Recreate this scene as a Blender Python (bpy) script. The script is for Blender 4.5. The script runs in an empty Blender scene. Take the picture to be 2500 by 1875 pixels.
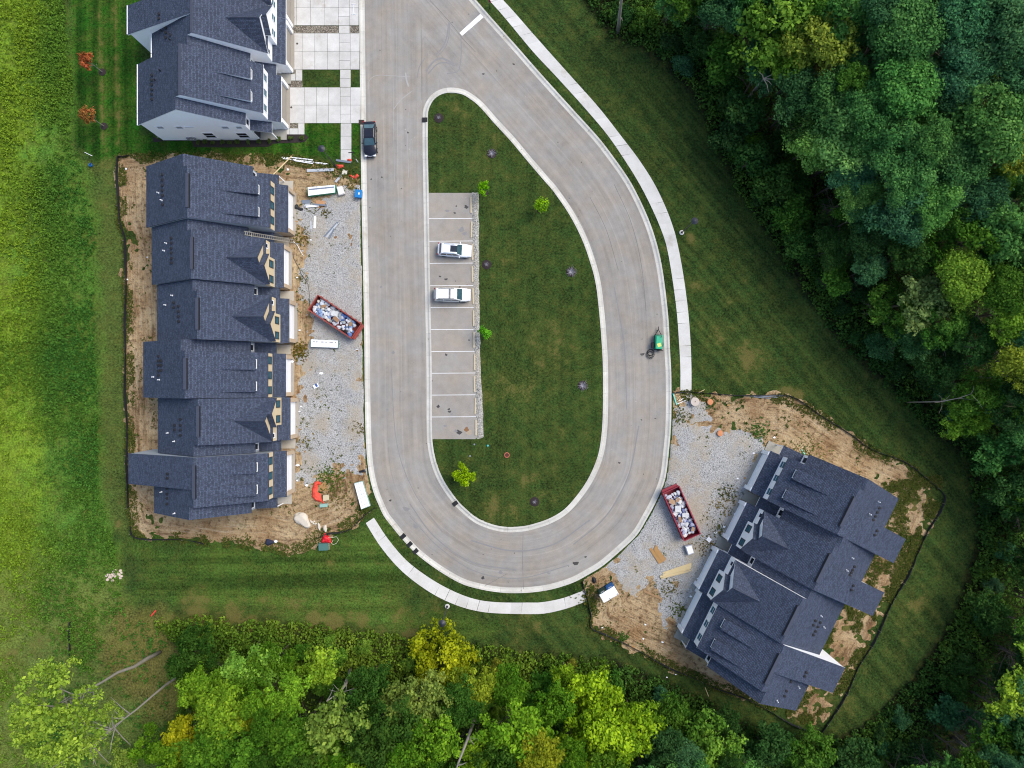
import bpy, bmesh, math, random
import numpy as np
from mathutils import Vector, Matrix
R = math.radians
rnd = random.Random(7)

# ------------------------------------------------------------------ camera, sky, sun, exposure
scn = bpy.context.scene
COL = scn.collection
CAM_H = 94.0
S = CAM_H * 0.75 / 1250.0            # metres per photo pixel on the ground (24 mm lens)
cam = bpy.data.cameras.new('camera'); cam.lens = 24; cam.sensor_width = 36
cam.clip_start = 0.5; cam.clip_end = 6000
cam_o = bpy.data.objects.new('camera', cam); COL.objects.link(cam_o)
cam_o.location = (0, 0, CAM_H); scn.camera = cam_o
SUN_EL, SUN_AZ = 52, 32              # azimuth measured from +X towards +Y
world = bpy.data.worlds.new('World'); scn.world = world; world.use_nodes = True
wn = world.node_tree; bg = wn.nodes['Background']
sky = wn.nodes.new('ShaderNodeTexSky'); sky.sky_type = 'NISHITA'; sky.sun_disc = False
sky.sun_elevation = R(SUN_EL); sky.sun_rotation = R(90 - SUN_AZ)
sky.air_density = 1.0; sky.dust_density = 2.0; sky.ozone_density = 1.0
wn.links.new(sky.outputs[0], bg.inputs[0]); bg.inputs[1].default_value = 0.14
sun = bpy.data.lights.new('sun', 'SUN'); sun.energy = 1.5; sun.angle = R(34); sun.color = (1.0, 0.955, 0.88)
sun_o = bpy.data.objects.new('sun', sun); COL.objects.link(sun_o)
sd_ = Vector((math.cos(R(SUN_EL)) * math.cos(R(SUN_AZ)), math.cos(R(SUN_EL)) * math.sin(R(SUN_AZ)), math.sin(R(SUN_EL))))
sun_o.rotation_euler = sd_.to_track_quat('Z', 'Y').to_euler(); sun_o.location = (30, 30, 120)
vs = scn.view_settings
vs.view_transform = 'Standard'; vs.look = 'None'; vs.gamma = 1.0; vs.exposure = 0.82
vs.use_curve_mapping = False
scn.render.engine = 'CYCLES'; scn.cycles.filter_width = 1.1

# ------------------------------------------------------------------ helpers
def W(x, y, h=0.0):
    "photo pixel + height of the point above ground -> world x, y"
    k = S * (1 - h / CAM_H)
    return ((x - 1250.0) * k, (937.5 - y) * k)
def WP(pts, h=0.0): return [W(x, y, h) for x, y in pts]
def lin(c):
    c = c / 255.0
    return c / 12.92 if c <= 0.04045 else ((c + 0.055) / 1.055) ** 2.4
GAIN = 0.72
def C(r, g, b, k=1.0): return (lin(r) * GAIN * k, lin(g) * GAIN * k, lin(b) * GAIN * k)

def nd(nt, t, **kw):
    n = nt.nodes.new(t)
    for k, v in kw.items(): setattr(n, k, v)
    return n
def setin(nt, sock, v):
    if hasattr(v, 'is_linked'): nt.links.new(v, sock)
    else:
        if isinstance(v, tuple) and len(v) == 3 and sock.type == 'RGBA': v = v + (1,)
        sock.default_value = v
def noise(nt, vec, scale, detail=3, rough=0.55, dim='3D'):
    n = nd(nt, 'ShaderNodeTexNoise', noise_dimensions=dim)
    if vec is not None: nt.links.new(vec, n.inputs['Vector'])
    n.inputs['Scale'].default_value = scale; n.inputs['Detail'].default_value = detail
    n.inputs['Roughness'].default_value = rough
    return n.outputs[0]
def rng_(nt, fac, a, b, c=0.0, d=1.0):
    n = nd(nt, 'ShaderNodeMapRange'); n.clamp = True
    setin(nt, n.inputs[0], fac); n.inputs[1].default_value = a; n.inputs[2].default_value = b
    n.inputs[3].default_value = c; n.inputs[4].default_value = d
    return n.outputs[0]
def mixc(nt, fac, a, b, mode='MIX'):
    n = nd(nt, 'ShaderNodeMix', data_type='RGBA', blend_type=mode)
    setin(nt, n.inputs[0], fac); setin(nt, n.inputs[6], a); setin(nt, n.inputs[7], b)
    return n.outputs[2]
def math_(nt, op, a, b=0.0, c=None):
    n = nd(nt, 'ShaderNodeMath', operation=op)
    setin(nt, n.inputs[0], a); setin(nt, n.inputs[1], b)
    if c is not None: setin(nt, n.inputs[2], c)
    return n.outputs[0]
def coords(nt, kind='Object'): return nd(nt, 'ShaderNodeTexCoord').outputs[kind]
def attr(nt, name, out='Fac'): return nd(nt, 'ShaderNodeAttribute', attribute_name=name).outputs[out]
def scalev(nt, vec, sx, sy, sz=1.0):
    n = nd(nt, 'ShaderNodeVectorMath', operation='MULTIPLY'); nt.links.new(vec, n.inputs[0])
    n.inputs[1].default_value = (sx, sy, sz); return n.outputs[0]
def bump(nt, h, dist, strength=1.0):
    n = nd(nt, 'ShaderNodeBump'); n.inputs['Strength'].default_value = strength
    n.inputs['Distance'].default_value = dist; nt.links.new(h, n.inputs['Height']); return n.outputs[0]
def newmat(name):
    m = bpy.data.materials.new(name); m.use_nodes = True
    nt = m.node_tree; return m, nt, nt.nodes['Principled BSDF']
MATS = {}
def M(name, col, rough=0.7, var=0.12, scale=1.5, metal=0.0, fine=None, spec=0.5):
    "plain procedural material: colour with slow and fine variation"
    if name in MATS: return MATS[name]
    m, nt, p = newmat(name)
    co = coords(nt)
    f = noise(nt, co, scale, 4)
    f2 = noise(nt, co, fine or scale * 9, 2)
    k = math_(nt, 'ADD', math_(nt, 'MULTIPLY', math_(nt, 'SUBTRACT', f, 0.5), 2.6 * var), math_(nt, 'MULTIPLY', math_(nt, 'SUBTRACT', f2, 0.5), 1.6 * var))
    hs = nd(nt, 'ShaderNodeHueSaturation'); hs.inputs['Color'].default_value = tuple(col) + (1,)
    nt.links.new(math_(nt, 'ADD', k, 1.0), hs.inputs['Value'])
    nt.links.new(hs.outputs[0], p.inputs['Base Color'])
    p.inputs['Roughness'].default_value = rough; p.inputs['Metallic'].default_value = metal
    p.inputs['Specular IOR Level'].default_value = spec
    MATS[name] = m; return m
def glass(name, col, rough=0.06):
    if name in MATS: return MATS[name]
    m, nt, p = newmat(name)
    f = noise(nt, coords(nt), 1.7, 3)
    nt.links.new(mixc(nt, f, tuple(c * 0.5 for c in col), tuple(min(1, c * 1.5) for c in col)), p.inputs['Base Color'])
    p.inputs['Roughness'].default_value = rough; p.inputs['Specular IOR Level'].default_value = 0.9
    MATS[name] = m; return m

class MB:
    def __init__(s): s.v = []; s.f = []; s.c = []
    def add(s, vs_, fs, col=None):
        o = len(s.v); s.v += [tuple(v) for v in vs_]; s.f += [tuple(i + o for i in f) for f in fs]
        if col is not None: s.c += [col] * len(vs_)
        return s
    def box(s, c, d, rz=0.0, top=1.0, M4=None):
        hx, hy, hz = d[0] / 2, d[1] / 2, d[2] / 2
        vs_ = []
        for z, k in ((-hz, 1.0), (hz, top)):
            for x, y in ((-hx, -hy), (hx, -hy), (hx, hy), (-hx, hy)):
                x2, y2 = x * k, y * k
                if M4 is not None:
                    q = M4 @ Vector((x2, y2, z)); vs_.append(tuple(q)); continue
                vs_.append((c[0] + x2 * math.cos(rz) - y2 * math.sin(rz), c[1] + x2 * math.sin(rz) + y2 * math.cos(rz), c[2] + z))
        return s.add(vs_, [(3, 2, 1, 0), (4, 5, 6, 7), (0, 1, 5, 4), (1, 2, 6, 5), (2, 3, 7, 6), (3, 0, 4, 7)])
    def prism(s, poly, z0, z1):
        n = len(poly)
        if sum(poly[i][0] * poly[(i + 1) % n][1] - poly[(i + 1) % n][0] * poly[i][1] for i in range(n)) < 0: poly = poly[::-1]
        vs_ = [(x, y, z0) for x, y in poly] + [(x, y, z1) for x, y in poly]
        return s.add(vs_, [tuple(range(n - 1, -1, -1)), tuple(range(n, 2 * n))] + [(i, (i + 1) % n, n + (i + 1) % n, n + i) for i in range(n)])
    def extr(s, pts, d):
        "extrude a 3-D polygon by vector d"
        n = len(pts); d = Vector(d); a = [Vector(p) for p in pts]
        nn = sum(((a[i]).cross(a[(i + 1) % n]) for i in range(n)), Vector())
        if nn.dot(d) < 0: a = a[::-1]
        vs_ = a + [p + d for p in a]
        return s.add(vs_, [tuple(range(n - 1, -1, -1)), tuple(range(n, 2 * n))] + [(i, (i + 1) % n, n + (i + 1) % n, n + i) for i in range(n)])
    def tube(s, pts, rad, n=6, cap=True):
        pts = [Vector(p) for p in pts]
        if not hasattr(rad, '__len__'): rad = [rad] * len(pts)
        rings = []; o = len(s.v); up = Vector((0.123, 0.31, 0.94))
        for i, p in enumerate(pts):
            t = (pts[min(i + 1, len(pts) - 1)] - pts[max(i - 1, 0)]).normalized()
            a = t.cross(up)
            if a.length < 1e-3: a = t.cross(Vector((1, 0, 0)))
            a.normalize(); b = t.cross(a)
            for k in range(n):
                q = p + (a * math.cos(2 * math.pi * k / n) + b * math.sin(2 * math.pi * k / n)) * rad[i]
                s.v.append(tuple(q))
        for i in range(len(pts) - 1):
            for k in range(n):
                s.f.append((o + i * n + k, o + i * n + (k + 1) % n, o + (i + 1) * n + (k + 1) % n, o + (i + 1) * n + k))
        if cap:
            s.f.append(tuple(o + k for k in range(n - 1, -1, -1))); s.f.append(tuple(o + (len(pts) - 1) * n + k for k in range(n)))
        return s
    def lathe(s, prof, n=14, c=(0, 0, 0)):
        o = len(s.v)
        for r, z in prof:
            for k in range(n): s.v.append((c[0] + r * math.cos(2 * math.pi * k / n), c[1] + r * math.sin(2 * math.pi * k / n), c[2] + z))
        for i in range(len(prof) - 1):
            for k in range(n): s.f.append((o + i * n + k, o + i * n + (k + 1) % n, o + (i + 1) * n + (k + 1) % n, o + (i + 1) * n + k))
        s.f.append(tuple(o + k for k in range(n - 1, -1, -1))); s.f.append(tuple(o + (len(prof) - 1) * n + k for k in range(n)))
        return s
    def mesh(s, name, mat, smooth=False):
        me = bpy.data.meshes.new(name); me.from_pydata(s.v, [], s.f)
        if mat: me.materials.append(mat)
        if smooth: me.polygons.foreach_set('use_smooth', [True] * len(me.polygons))
        return me
    def build(s, name, mat, parent=None, smooth=False, bevel=0.0, loc=None, rz=0.0):
        o = bpy.data.objects.new(name, s.mesh(name, mat, smooth)); COL.objects.link(o)
        if parent: o.parent = parent
        if loc is not None: o.location = loc
        if rz: o.rotation_euler.z = rz
        if bevel:
            b = o.modifiers.new('bevel', 'BEVEL'); b.width = bevel; b.segments = 2; b.limit_method = 'ANGLE'; b.angle_limit = R(40)
        return o
def tag(o, label, cat, group=None):
    o['label'] = label; o['category'] = cat
    if group: o['group'] = group
    return o
def struct(o): o['kind'] = 'structure'; return o
def thing(name, label, cat, loc=(0, 0, 0), rz=0.0, group=None):
    o = bpy.data.objects.new(name, None); COL.objects.link(o); o.empty_display_size = 0.3
    o.location = loc; o.rotation_euler.z = rz
    return tag(o, label, cat, group)
def inst(name, me, parent=None, loc=(0, 0, 0), rz=0.0, scale=(1, 1, 1), color=None):
    o = bpy.data.objects.new(name, me); COL.objects.link(o)
    if parent: o.parent = parent
    o.location = loc; o.rotation_euler.z = rz; o.scale = scale
    if color: o.color = tuple(color) + (1,)
    return o
def copy_tree(o, parent=None):
    c = o.copy(); COL.objects.link(c); c.parent = parent
    for ch in list(o.children): copy_tree(ch, c)
    return c

def catmull(pts, step=0.5, closed=False):
    P = [Vector((p[0], p[1], 0)) for p in pts]; out = []; n = len(P)
    for i in range(n if closed else n - 1):
        p1, p2 = P[i], P[(i + 1) % n]
        p0 = P[(i - 1) % n] if closed or i > 0 else p1 * 2 - p2
        p3 = P[(i + 2) % n] if closed or i + 2 < n else p2 * 2 - p1
        for k in range(8):
            t = k / 8
            out.append(0.5 * ((2 * p1) + (p2 - p0) * t + (2 * p0 - 5 * p1 + 4 * p2 - p3) * t * t + (3 * p1 - p0 - 3 * p2 + p3) * t ** 3))
    out.append(P[0] if closed else P[-1])
    res = [out[0]]; acc = 0.0
    for a, b in zip(out, out[1:]):
        L = (b - a).length
        while L > 0 and acc + L >= step:
            f = (step - acc) / L; a = a + (b - a) * f; res.append(a); L = (b - a).length; acc = 0.0
        acc += L
    if not closed and (res[-1] - out[-1]).length > step * 0.3: res.append(out[-1])
    return [(p.x, p.y) for p in res]
def offset_path(path, d, closed=False):
    out = []; n = len(path)
    for i, p in enumerate(path):
        a = path[(i - 1) % n] if closed else path[max(i - 1, 0)]; b = path[(i + 1) % n] if closed else path[min(i + 1, n - 1)]
        t = Vector((b[0] - a[0], b[1] - a[1])).normalized()
        out.append((p[0] - t.y * d, p[1] + t.x * d))       # left of travel is positive
    return out
def sdist(px, py, poly):
    "signed distance to polygon, positive inside (numpy arrays)"
    px = np.asarray(px); d2 = np.full(px.shape, 1e12); ins = np.zeros(px.shape, bool); n = len(poly)
    for i in range(n):
        ax, ay = poly[i]; bx, by = poly[(i + 1) % n]; ex, ey = bx - ax, by - ay
        wx, wy = px - ax, py - ay
        t = np.clip((wx * ex + wy * ey) / max(ex * ex + ey * ey, 1e-9), 0, 1)
        d2 = np.minimum(d2, (wx - ex * t) ** 2 + (wy - ey * t) ** 2)
        if ay != by:
            c = ((ay > py) != (by > py)) & (px < (bx - ax) * (py - ay) / (by - ay) + ax); ins ^= c
    return np.where(ins, 1, -1) * np.sqrt(d2)
def vnoise(x, y, scale, seed=0):
    "smooth value noise 0..1 on numpy arrays"
    r = np.random.RandomState(seed); T = r.rand(256, 256)
    u = np.asarray(x) * scale + 1000.3; v = np.asarray(y) * scale + 1000.7
    i = np.floor(u).astype(int); j = np.floor(v).astype(int); fx = u - i; fy = v - j
    fx = fx * fx * (3 - 2 * fx); fy = fy * fy * (3 - 2 * fy)
    g = lambda a, b: T[a % 256, b % 256]
    return (g(i, j) * (1 - fx) + g(i + 1, j) * fx) * (1 - fy) + (g(i, j + 1) * (1 - fx) + g(i + 1, j + 1) * fx) * fy
def fbm(x, y, scale, seed=0, o=4):
    a = 0; w = 0
    for k in range(o): a = a + vnoise(x, y, scale * 2 ** k, seed + k) * 0.5 ** k; w += 0.5 ** k
    return a / w
def grid_mesh(name, xs, ys, Z, mat, keep=None, attrs=None, cols=None):
    nx, ny = len(xs), len(ys); X, Y = np.meshgrid(xs, ys, indexing='ij')
    idx = np.arange(nx * ny).reshape(nx, ny)
    F = np.stack([idx[:-1, :-1], idx[1:, :-1], idx[1:, 1:], idx[:-1, 1:]], -1).reshape(-1, 4)
    if keep is not None:
        kf = keep[:-1, :-1] | keep[1:, :-1] | keep[1:, 1:] | keep[:-1, 1:]; F = F[kf.reshape(-1)]
    V = np.stack([X, Y, Z], -1).reshape(-1, 3)
    used = np.unique(F); mp = np.full(nx * ny, -1); mp[used] = np.arange(len(used)); V = V[used]; F = mp[F]
    me = raw_mesh(name, V, F, mat)
    for k, a in (attrs or {}).items():
        at = me.attributes.new(k, 'FLOAT', 'POINT'); at.data.foreach_set('value', a.reshape(-1)[used].astype(np.float32))
    for k, a in (cols or {}).items():
        at = me.attributes.new(k, 'FLOAT_COLOR', 'POINT')
        q = np.ones((len(used), 4), np.float32); q[:, :3] = a.reshape(-1, 3)[used]; at.data.foreach_set('color', q.reshape(-1))
    me.polygons.foreach_set('use_smooth', np.ones(len(me.polygons), bool))
    return me
def raw_mesh(name, V, F, mat):
    me = bpy.data.meshes.new(name); nf, k = F.shape
    me.vertices.add(len(V)); me.vertices.foreach_set('co', V.astype(np.float32).reshape(-1))
    me.loops.add(nf * k); me.loops.foreach_set('vertex_index', F.astype(np.int32).reshape(-1))
    me.polygons.add(nf); me.polygons.foreach_set('loop_start', np.arange(0, nf * k, k, dtype=np.int32))
    me.update(calc_edges=True); me.validate()
    if mat: me.materials.append(mat)
    return me
def leaf_mesh(name, P, Nn, size, mat, rs, aspect=1.7, cols=None, tint=None):
    n = len(P); rv = rs.normal(size=(n, 3)); t = np.cross(Nn, rv); t /= np.linalg.norm(t, axis=1)[:, None] + 1e-9
    b = np.cross(Nn, t); l = (size * 0.5 * aspect ** 0.5)[:, None]; w = (size * 0.5 / aspect ** 0.5)[:, None]
    fold = Nn * (size * 0.10)[:, None]
    V = np.stack([P - t * l, P + b * w + fold, P + t * l, P - b * w + fold], 1).reshape(-1, 3)
    F = np.arange(4 * n).reshape(-1, 4); me = raw_mesh(name, V, F, mat)
    if cols is not None:
        at = me.attributes.new('leaf_col', 'FLOAT_COLOR', 'POINT'); q = np.ones((4 * n, 4), np.float32); q[:, :3] = np.repeat(cols, 4, 0)
        at.data.foreach_set('color', q.reshape(-1))
    if tint is not None:
        at = me.attributes.new('tint', 'FLOAT', 'POINT'); at.data.foreach_set('value', np.repeat(tint, 4).astype(np.float32))
    return me

# ------------------------------------------------------------------ ground materials
def mat_lawn():
    m, nt, p = newmat('grass_ground'); co = coords(nt)
    base = attr(nt, 'lawn_col', 'Color'); cross = attr(nt, 'cross'); along = attr(nt, 'along'); streak = attr(nt, 'streak'); dry = attr(nt, 'dry')
    cv = nd(nt, 'ShaderNodeCombineXYZ'); nt.links.new(cross, cv.inputs[0]); nt.links.new(math_(nt, 'MULTIPLY', along, 0.02), cv.inputs[1])
    s1 = noise(nt, cv.outputs[0], 0.95, 3, 0.55)
    sn = math_(nt, 'SUBTRACT', rng_(nt, s1, 0.36, 0.64), 0.5)
    k = math_(nt, 'ADD', math_(nt, 'MULTIPLY', sn, streak), 1.0)
    big = noise(nt, co, 0.13, 4, 0.6); mid = noise(nt, co, 0.9, 4, 0.65); fine = noise(nt, co, 3.6, 3, 0.75)
    val = math_(nt, 'ADD', math_(nt, 'MULTIPLY', math_(nt, 'SUBTRACT', mid, 0.5), 1.3), math_(nt, 'MULTIPLY', math_(nt, 'SUBTRACT', fine, 0.5), 3.0))
    val = math_(nt, 'ADD', val, math_(nt, 'MULTIPLY', math_(nt, 'SUBTRACT', big, 0.5), 0.9))
    val = math_(nt, 'MULTIPLY', k, math_(nt, 'ADD', val, 1.0))
    hs = nd(nt, 'ShaderNodeHueSaturation'); nt.links.new(base, hs.inputs['Color'])
    nt.links.new(math_(nt, 'MAXIMUM', val, 0.25), hs.inputs['Value'])
    nt.links.new(rng_(nt, noise(nt, co, 0.35, 4), 0.25, 0.75, 0.485, 0.515), hs.inputs['Hue'])
    d1 = noise(nt, co, 0.55, 5, 0.72); d2 = noise(nt, co, 3.5, 3, 0.7)
    dm = math_(nt, 'ADD', math_(nt, 'MULTIPLY', d1, 0.7), math_(nt, 'MULTIPLY', d2, 0.3))
    thr = math_(nt, 'ADD', math_(nt, 'ADD', dm, math_(nt, 'MULTIPLY', dry, 0.21)), math_(nt, 'MULTIPLY', math_(nt, 'MULTIPLY', sn, streak), 0.11))
    df = rng_(nt, thr, 0.60, 0.70)
    dcol = mixc(nt, noise(nt, co, 2.2, 3), C(150, 128, 80), C(120, 112, 60))
    olive = mixc(nt, math_(nt, 'MULTIPLY', rng_(nt, thr, 0.47, 0.63), 0.45), hs.outputs[0], C(104, 108, 48))
    nt.links.new(mixc(nt, math_(nt, 'MULTIPLY', df, 0.5), olive, dcol), p.inputs['Base Color'])
    p.inputs['Roughness'].default_value = 0.95; p.inputs['Specular IOR Level'].default_value = 0.1
    nt.links.new(bump(nt, noise(nt, co, 5.0, 4, 0.7), 0.12), p.inputs['Normal'])
    return m
def mat_soil():
    m, nt, p = newmat('bare_soil'); co = coords(nt)
    a = noise(nt, co, 0.28, 6, 0.62); b = noise(nt, co, 1.6, 5, 0.7); c = noise(nt, co, 7.0, 3, 0.7)
    col = mixc(nt, rng_(nt, a, 0.34, 0.66), C(172, 136, 94), C(220, 192, 148))
    col = mixc(nt, math_(nt, 'MULTIPLY', rng_(nt, b, 0.50, 0.66), 0.8), col, C(98, 68, 44))
    col = mixc(nt, math_(nt, 'MULTIPLY', rng_(nt, c, 0.56, 0.7), 0.5), col, C(218, 196, 160))
    vo = nd(nt, 'ShaderNodeTexVoronoi'); nt.links.new(co, vo.inputs['Vector']); vo.inputs['Scale'].default_value = 2.3
    col = mixc(nt, rng_(nt, vo.outputs['Distance'], 0.09, 0.05), col, C(225, 205, 175))
    rim = attr(nt, 'rim'); cv = nd(nt, 'ShaderNodeCombineXYZ'); nt.links.new(rim, cv.inputs[0]); sep = nd(nt, 'ShaderNodeSeparateXYZ'); nt.links.new(co, sep.inputs[0])
    nt.links.new(math_(nt, 'MULTIPLY', sep.outputs[0], 0.09), cv.inputs[1]); nt.links.new(math_(nt, 'MULTIPLY', sep.outputs[1], 0.09), cv.inputs[2])
    rut = noise(nt, cv.outputs[0], 1.9, 4, 0.65)
    col = mixc(nt, math_(nt, 'MULTIPLY', rng_(nt, rut, 0.54, 0.66), 0.6), col, C(104, 74, 48))
    col = mixc(nt, math_(nt, 'MULTIPLY', rng_(nt, rut, 0.44, 0.34), 0.5), col, C(226, 202, 164))
    g = noise(nt, co, 0.45, 5, 0.7)
    col = mixc(nt, math_(nt, 'MULTIPLY', rng_(nt, g, 0.60, 0.68), 0.6), col, C(88, 96, 44))
    nt.links.new(col, p.inputs['Base Color']); p.inputs['Roughness'].default_value = 0.95; p.inputs['Specular IOR Level'].default_value = 0.15
    h = math_(nt, 'ADD', math_(nt, 'ADD', b, rut), math_(nt, 'MULTIPLY', c, 0.35))
    nt.links.new(bump(nt, h, 0.35), p.inputs['Normal'])
    return m
def mat_gravel(name, c0, c1, sc, dirt=0.5):
    m, nt, p = newmat(name); co = coords(nt)
    vo = nd(nt, 'ShaderNodeTexVoronoi'); nt.links.new(co, vo.inputs['Vector']); vo.inputs['Scale'].default_value = sc; vo.inputs['Randomness'].default_value = 1
    sep = nd(nt, 'ShaderNodeSeparateColor'); nt.links.new(vo.outputs['Color'], sep.inputs[0])
    col = mixc(nt, sep.outputs[0], c0, c1)
    col = mixc(nt, rng_(nt, sep.outputs[1], 0.90, 0.94), col, C(92, 92, 94))
    col = mixc(nt, rng_(nt, vo.outputs['Distance'], 0.42, 0.62), col, tuple(c * 0.72 for c in c0))
    a = noise(nt, co, 0.22, 5, 0.65)
    col = mixc(nt, math_(nt, 'MULTIPLY', rng_(nt, a, 0.46, 0.62), dirt), col, C(190, 176, 152))
    b = noise(nt, co, 0.5, 4, 0.7)
    col = mixc(nt, math_(nt, 'MULTIPLY', rng_(nt, b, 0.60, 0.72), 0.45), col, C(150, 150, 146))
    nt.links.new(col, p.inputs['Base Color']); p.inputs['Roughness'].default_value = 0.9; p.inputs['Specular IOR Level'].default_value = 0.2
    nt.links.new(bump(nt, vo.outputs['Distance'], -0.05), p.inputs['Normal'])
    return m
def mat_road(streaks=True, name='asphalt', tone=(168, 163, 155)):
    m, nt, p = newmat(name); co = coords(nt)
    a = noise(nt, co, 0.10, 5, 0.6); b = noise(nt, co, 0.8, 5, 0.65); c = noise(nt, co, 9.0, 2, 0.6)
    val = math_(nt, 'ADD', math_(nt, 'MULTIPLY', math_(nt, 'SUBTRACT', a, 0.5), 0.42), math_(nt, 'MULTIPLY', math_(nt, 'SUBTRACT', b, 0.5), 0.4))
    val = math_(nt, 'ADD', val, math_(nt, 'MULTIPLY', math_(nt, 'SUBTRACT', c, 0.5), 0.30))
    base = mixc(nt, rng_(nt, noise(nt, co, 0.3, 4), 0.4, 0.7), C(*tone), C(tone[0] + 4, tone[1] - 2, tone[2] - 9))
    if streaks:
        d = attr(nt, 'across'); n1 = noise(nt, None, 1.0, 3, 0.7)
        cv = nd(nt, 'ShaderNodeCombineXYZ'); nt.links.new(d, cv.inputs[0])
        sep = nd(nt, 'ShaderNodeSeparateXYZ'); nt.links.new(co, sep.inputs[0])
        nt.links.new(math_(nt, 'MULTIPLY', sep.outputs[0], 0.03), cv.inputs[1]); nt.links.new(math_(nt, 'MULTIPLY', sep.outputs[1], 0.03), cv.inputs[2])
        st = noise(nt, cv.outputs[0], 1.5, 4, 0.65)
        val = math_(nt, 'ADD', val, math_(nt, 'MULTIPLY', math_(nt, 'SUBTRACT', st, 0.5), 0.7))
        # paving seams: thin lines at constant distance from the kerb
        for s0 in (5.05, 3.0, 8.6):
            e = math_(nt, 'ABSOLUTE', math_(nt, 'SUBTRACT', math_(nt, 'ADD', d, math_(nt, 'MULTIPLY', math_(nt, 'SUBTRACT', b, 0.5), 0.12)), s0))
            val = math_(nt, 'ADD', val, math_(nt, 'MULTIPLY', rng_(nt, e, 0.02, 0.09, 1, 0), -0.10 if s0 != 5.05 else 0.13))
    hs = nd(nt, 'ShaderNodeHueSaturation'); setin(nt, hs.inputs['Color'], base); nt.links.new(math_(nt, 'ADD', val, 1.0), hs.inputs['Value'])
    st1 = noise(nt, co, 0.55, 5, 0.75)
    col = mixc(nt, math_(nt, 'MULTIPLY', rng_(nt, st1, 0.64, 0.74), 0.35), hs.outputs[0], C(196, 182, 158))
    vo = nd(nt, 'ShaderNodeTexVoronoi'); nt.links.new(co, vo.inputs['Vector']); vo.inputs['Scale'].default_value = 0.55
    col = mixc(nt, math_(nt, 'MULTIPLY', rng_(nt, vo.outputs['Distance'], 0.055, 0.03), 0.75), col, C(70, 66, 62))
    vo2 = nd(nt, 'ShaderNodeTexVoronoi'); nt.links.new(co, vo2.inputs['Vector']); vo2.inputs['Scale'].default_value = 0.8
    col = mixc(nt, math_(nt, 'MULTIPLY', rng_(nt, vo2.outputs['Distance'], 0.06, 0.03), math_(nt, 'MULTIPLY', rng_(nt, a, 0.5, 0.6), 0.8)), col, C(225, 222, 215))
    nt.links.new(col, p.inputs['Base Color']); p.inputs['Roughness'].default_value = 0.85; p.inputs['Specular IOR Level'].default_value = 0.25
    nt.links.new(bump(nt, c, 0.01), p.inputs['Normal'])
    return m
def mat_concrete(name, c0, c1, rust=0.0):
    m, nt, p = newmat(name); co = coords(nt)
    oi = nd(nt, 'ShaderNodeObjectInfo')
    a = noise(nt, co, 0.5, 5, 0.65); c = noise(nt, co, 8, 3, 0.6)
    col = mixc(nt, rng_(nt, a, 0.3, 0.7), c0, c1)
    hs = nd(nt, 'ShaderNodeHueSaturation'); setin(nt, hs.inputs['Color'], col)
    v = math_(nt, 'ADD', rng_(nt, oi.outputs['Random'], 0, 1, 0.93, 1.05), math_(nt, 'MULTIPLY', math_(nt, 'SUBTRACT', c, 0.5), 0.2))
    nt.links.new(v, hs.inputs['Value'])
    st = noise(nt, co, 0.33, 5, 0.7)
    col = mixc(nt, math_(nt, 'MULTIPLY', rng_(nt, st, 0.58, 0.72), 0.45), hs.outputs[0], C(176, 158, 130))
    nt.links.new(col, p.inputs['Base Color']); p.inputs['Roughness'].default_value = 0.85; p.inputs['Specular IOR Level'].default_value = 0.25
    return m
def mat_leafcol(name, trans=0.3):
    m, nt, p = newmat(name); out = nt.nodes['Material Output']
    col = attr(nt, 'leaf_col', 'Color')
    df = nd(nt, 'ShaderNodeBsdfDiffuse'); tr = nd(nt, 'ShaderNodeBsdfTranslucent'); mx = nd(nt, 'ShaderNodeMixShader')
    mx.inputs[0].default_value = trans; nt.links.new(col, df.inputs[0]); nt.links.new(col, tr.inputs[0])
    nt.links.new(df.outputs[0], mx.inputs[1]); nt.links.new(tr.outputs[0], mx.inputs[2]); nt.links.new(mx.outputs[0], out.inputs[0])
    nt.nodes.remove(p); return m
def mat_leafobj(name, trans=0.3):
    m, nt, p = newmat(name); out = nt.nodes['Material Output']
    oi = nd(nt, 'ShaderNodeObjectInfo'); t = attr(nt, 'tint')
    hs = nd(nt, 'ShaderNodeHueSaturation'); nt.links.new(oi.outputs['Color'], hs.inputs['Color'])
    nt.links.new(rng_(nt, t, 0, 1, 0.5, 1.6), hs.inputs['Value']); nt.links.new(rng_(nt, t, 0, 1, 0.515, 0.475), hs.inputs['Hue'])
    df = nd(nt, 'ShaderNodeBsdfDiffuse'); tr = nd(nt, 'ShaderNodeBsdfTranslucent'); mx = nd(nt, 'ShaderNodeMixShader')
    mx.inputs[0].default_value = trans; nt.links.new(hs.outputs[0], df.inputs[0]); nt.links.new(hs.outputs[0], tr.inputs[0])
    nt.links.new(df.outputs[0], mx.inputs[1]); nt.links.new(tr.outputs[0], mx.inputs[2]); nt.links.new(mx.outputs[0], out.inputs[0])
    nt.nodes.remove(p); return m
def mat_objcol(name, rough=0.6):
    m, nt, p = newmat(name); oi = nd(nt, 'ShaderNodeObjectInfo'); co = coords(nt)
    hs = nd(nt, 'ShaderNodeHueSaturation'); nt.links.new(oi.outputs['Color'], hs.inputs['Color'])
    nt.links.new(rng_(nt, noise(nt, co, 3, 3), 0.2, 0.8, 0.78, 1.2), hs.inputs['Value'])
    nt.links.new(hs.outputs[0], p.inputs['Base Color']); p.inputs['Roughness'].default_value = rough; return m
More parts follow.
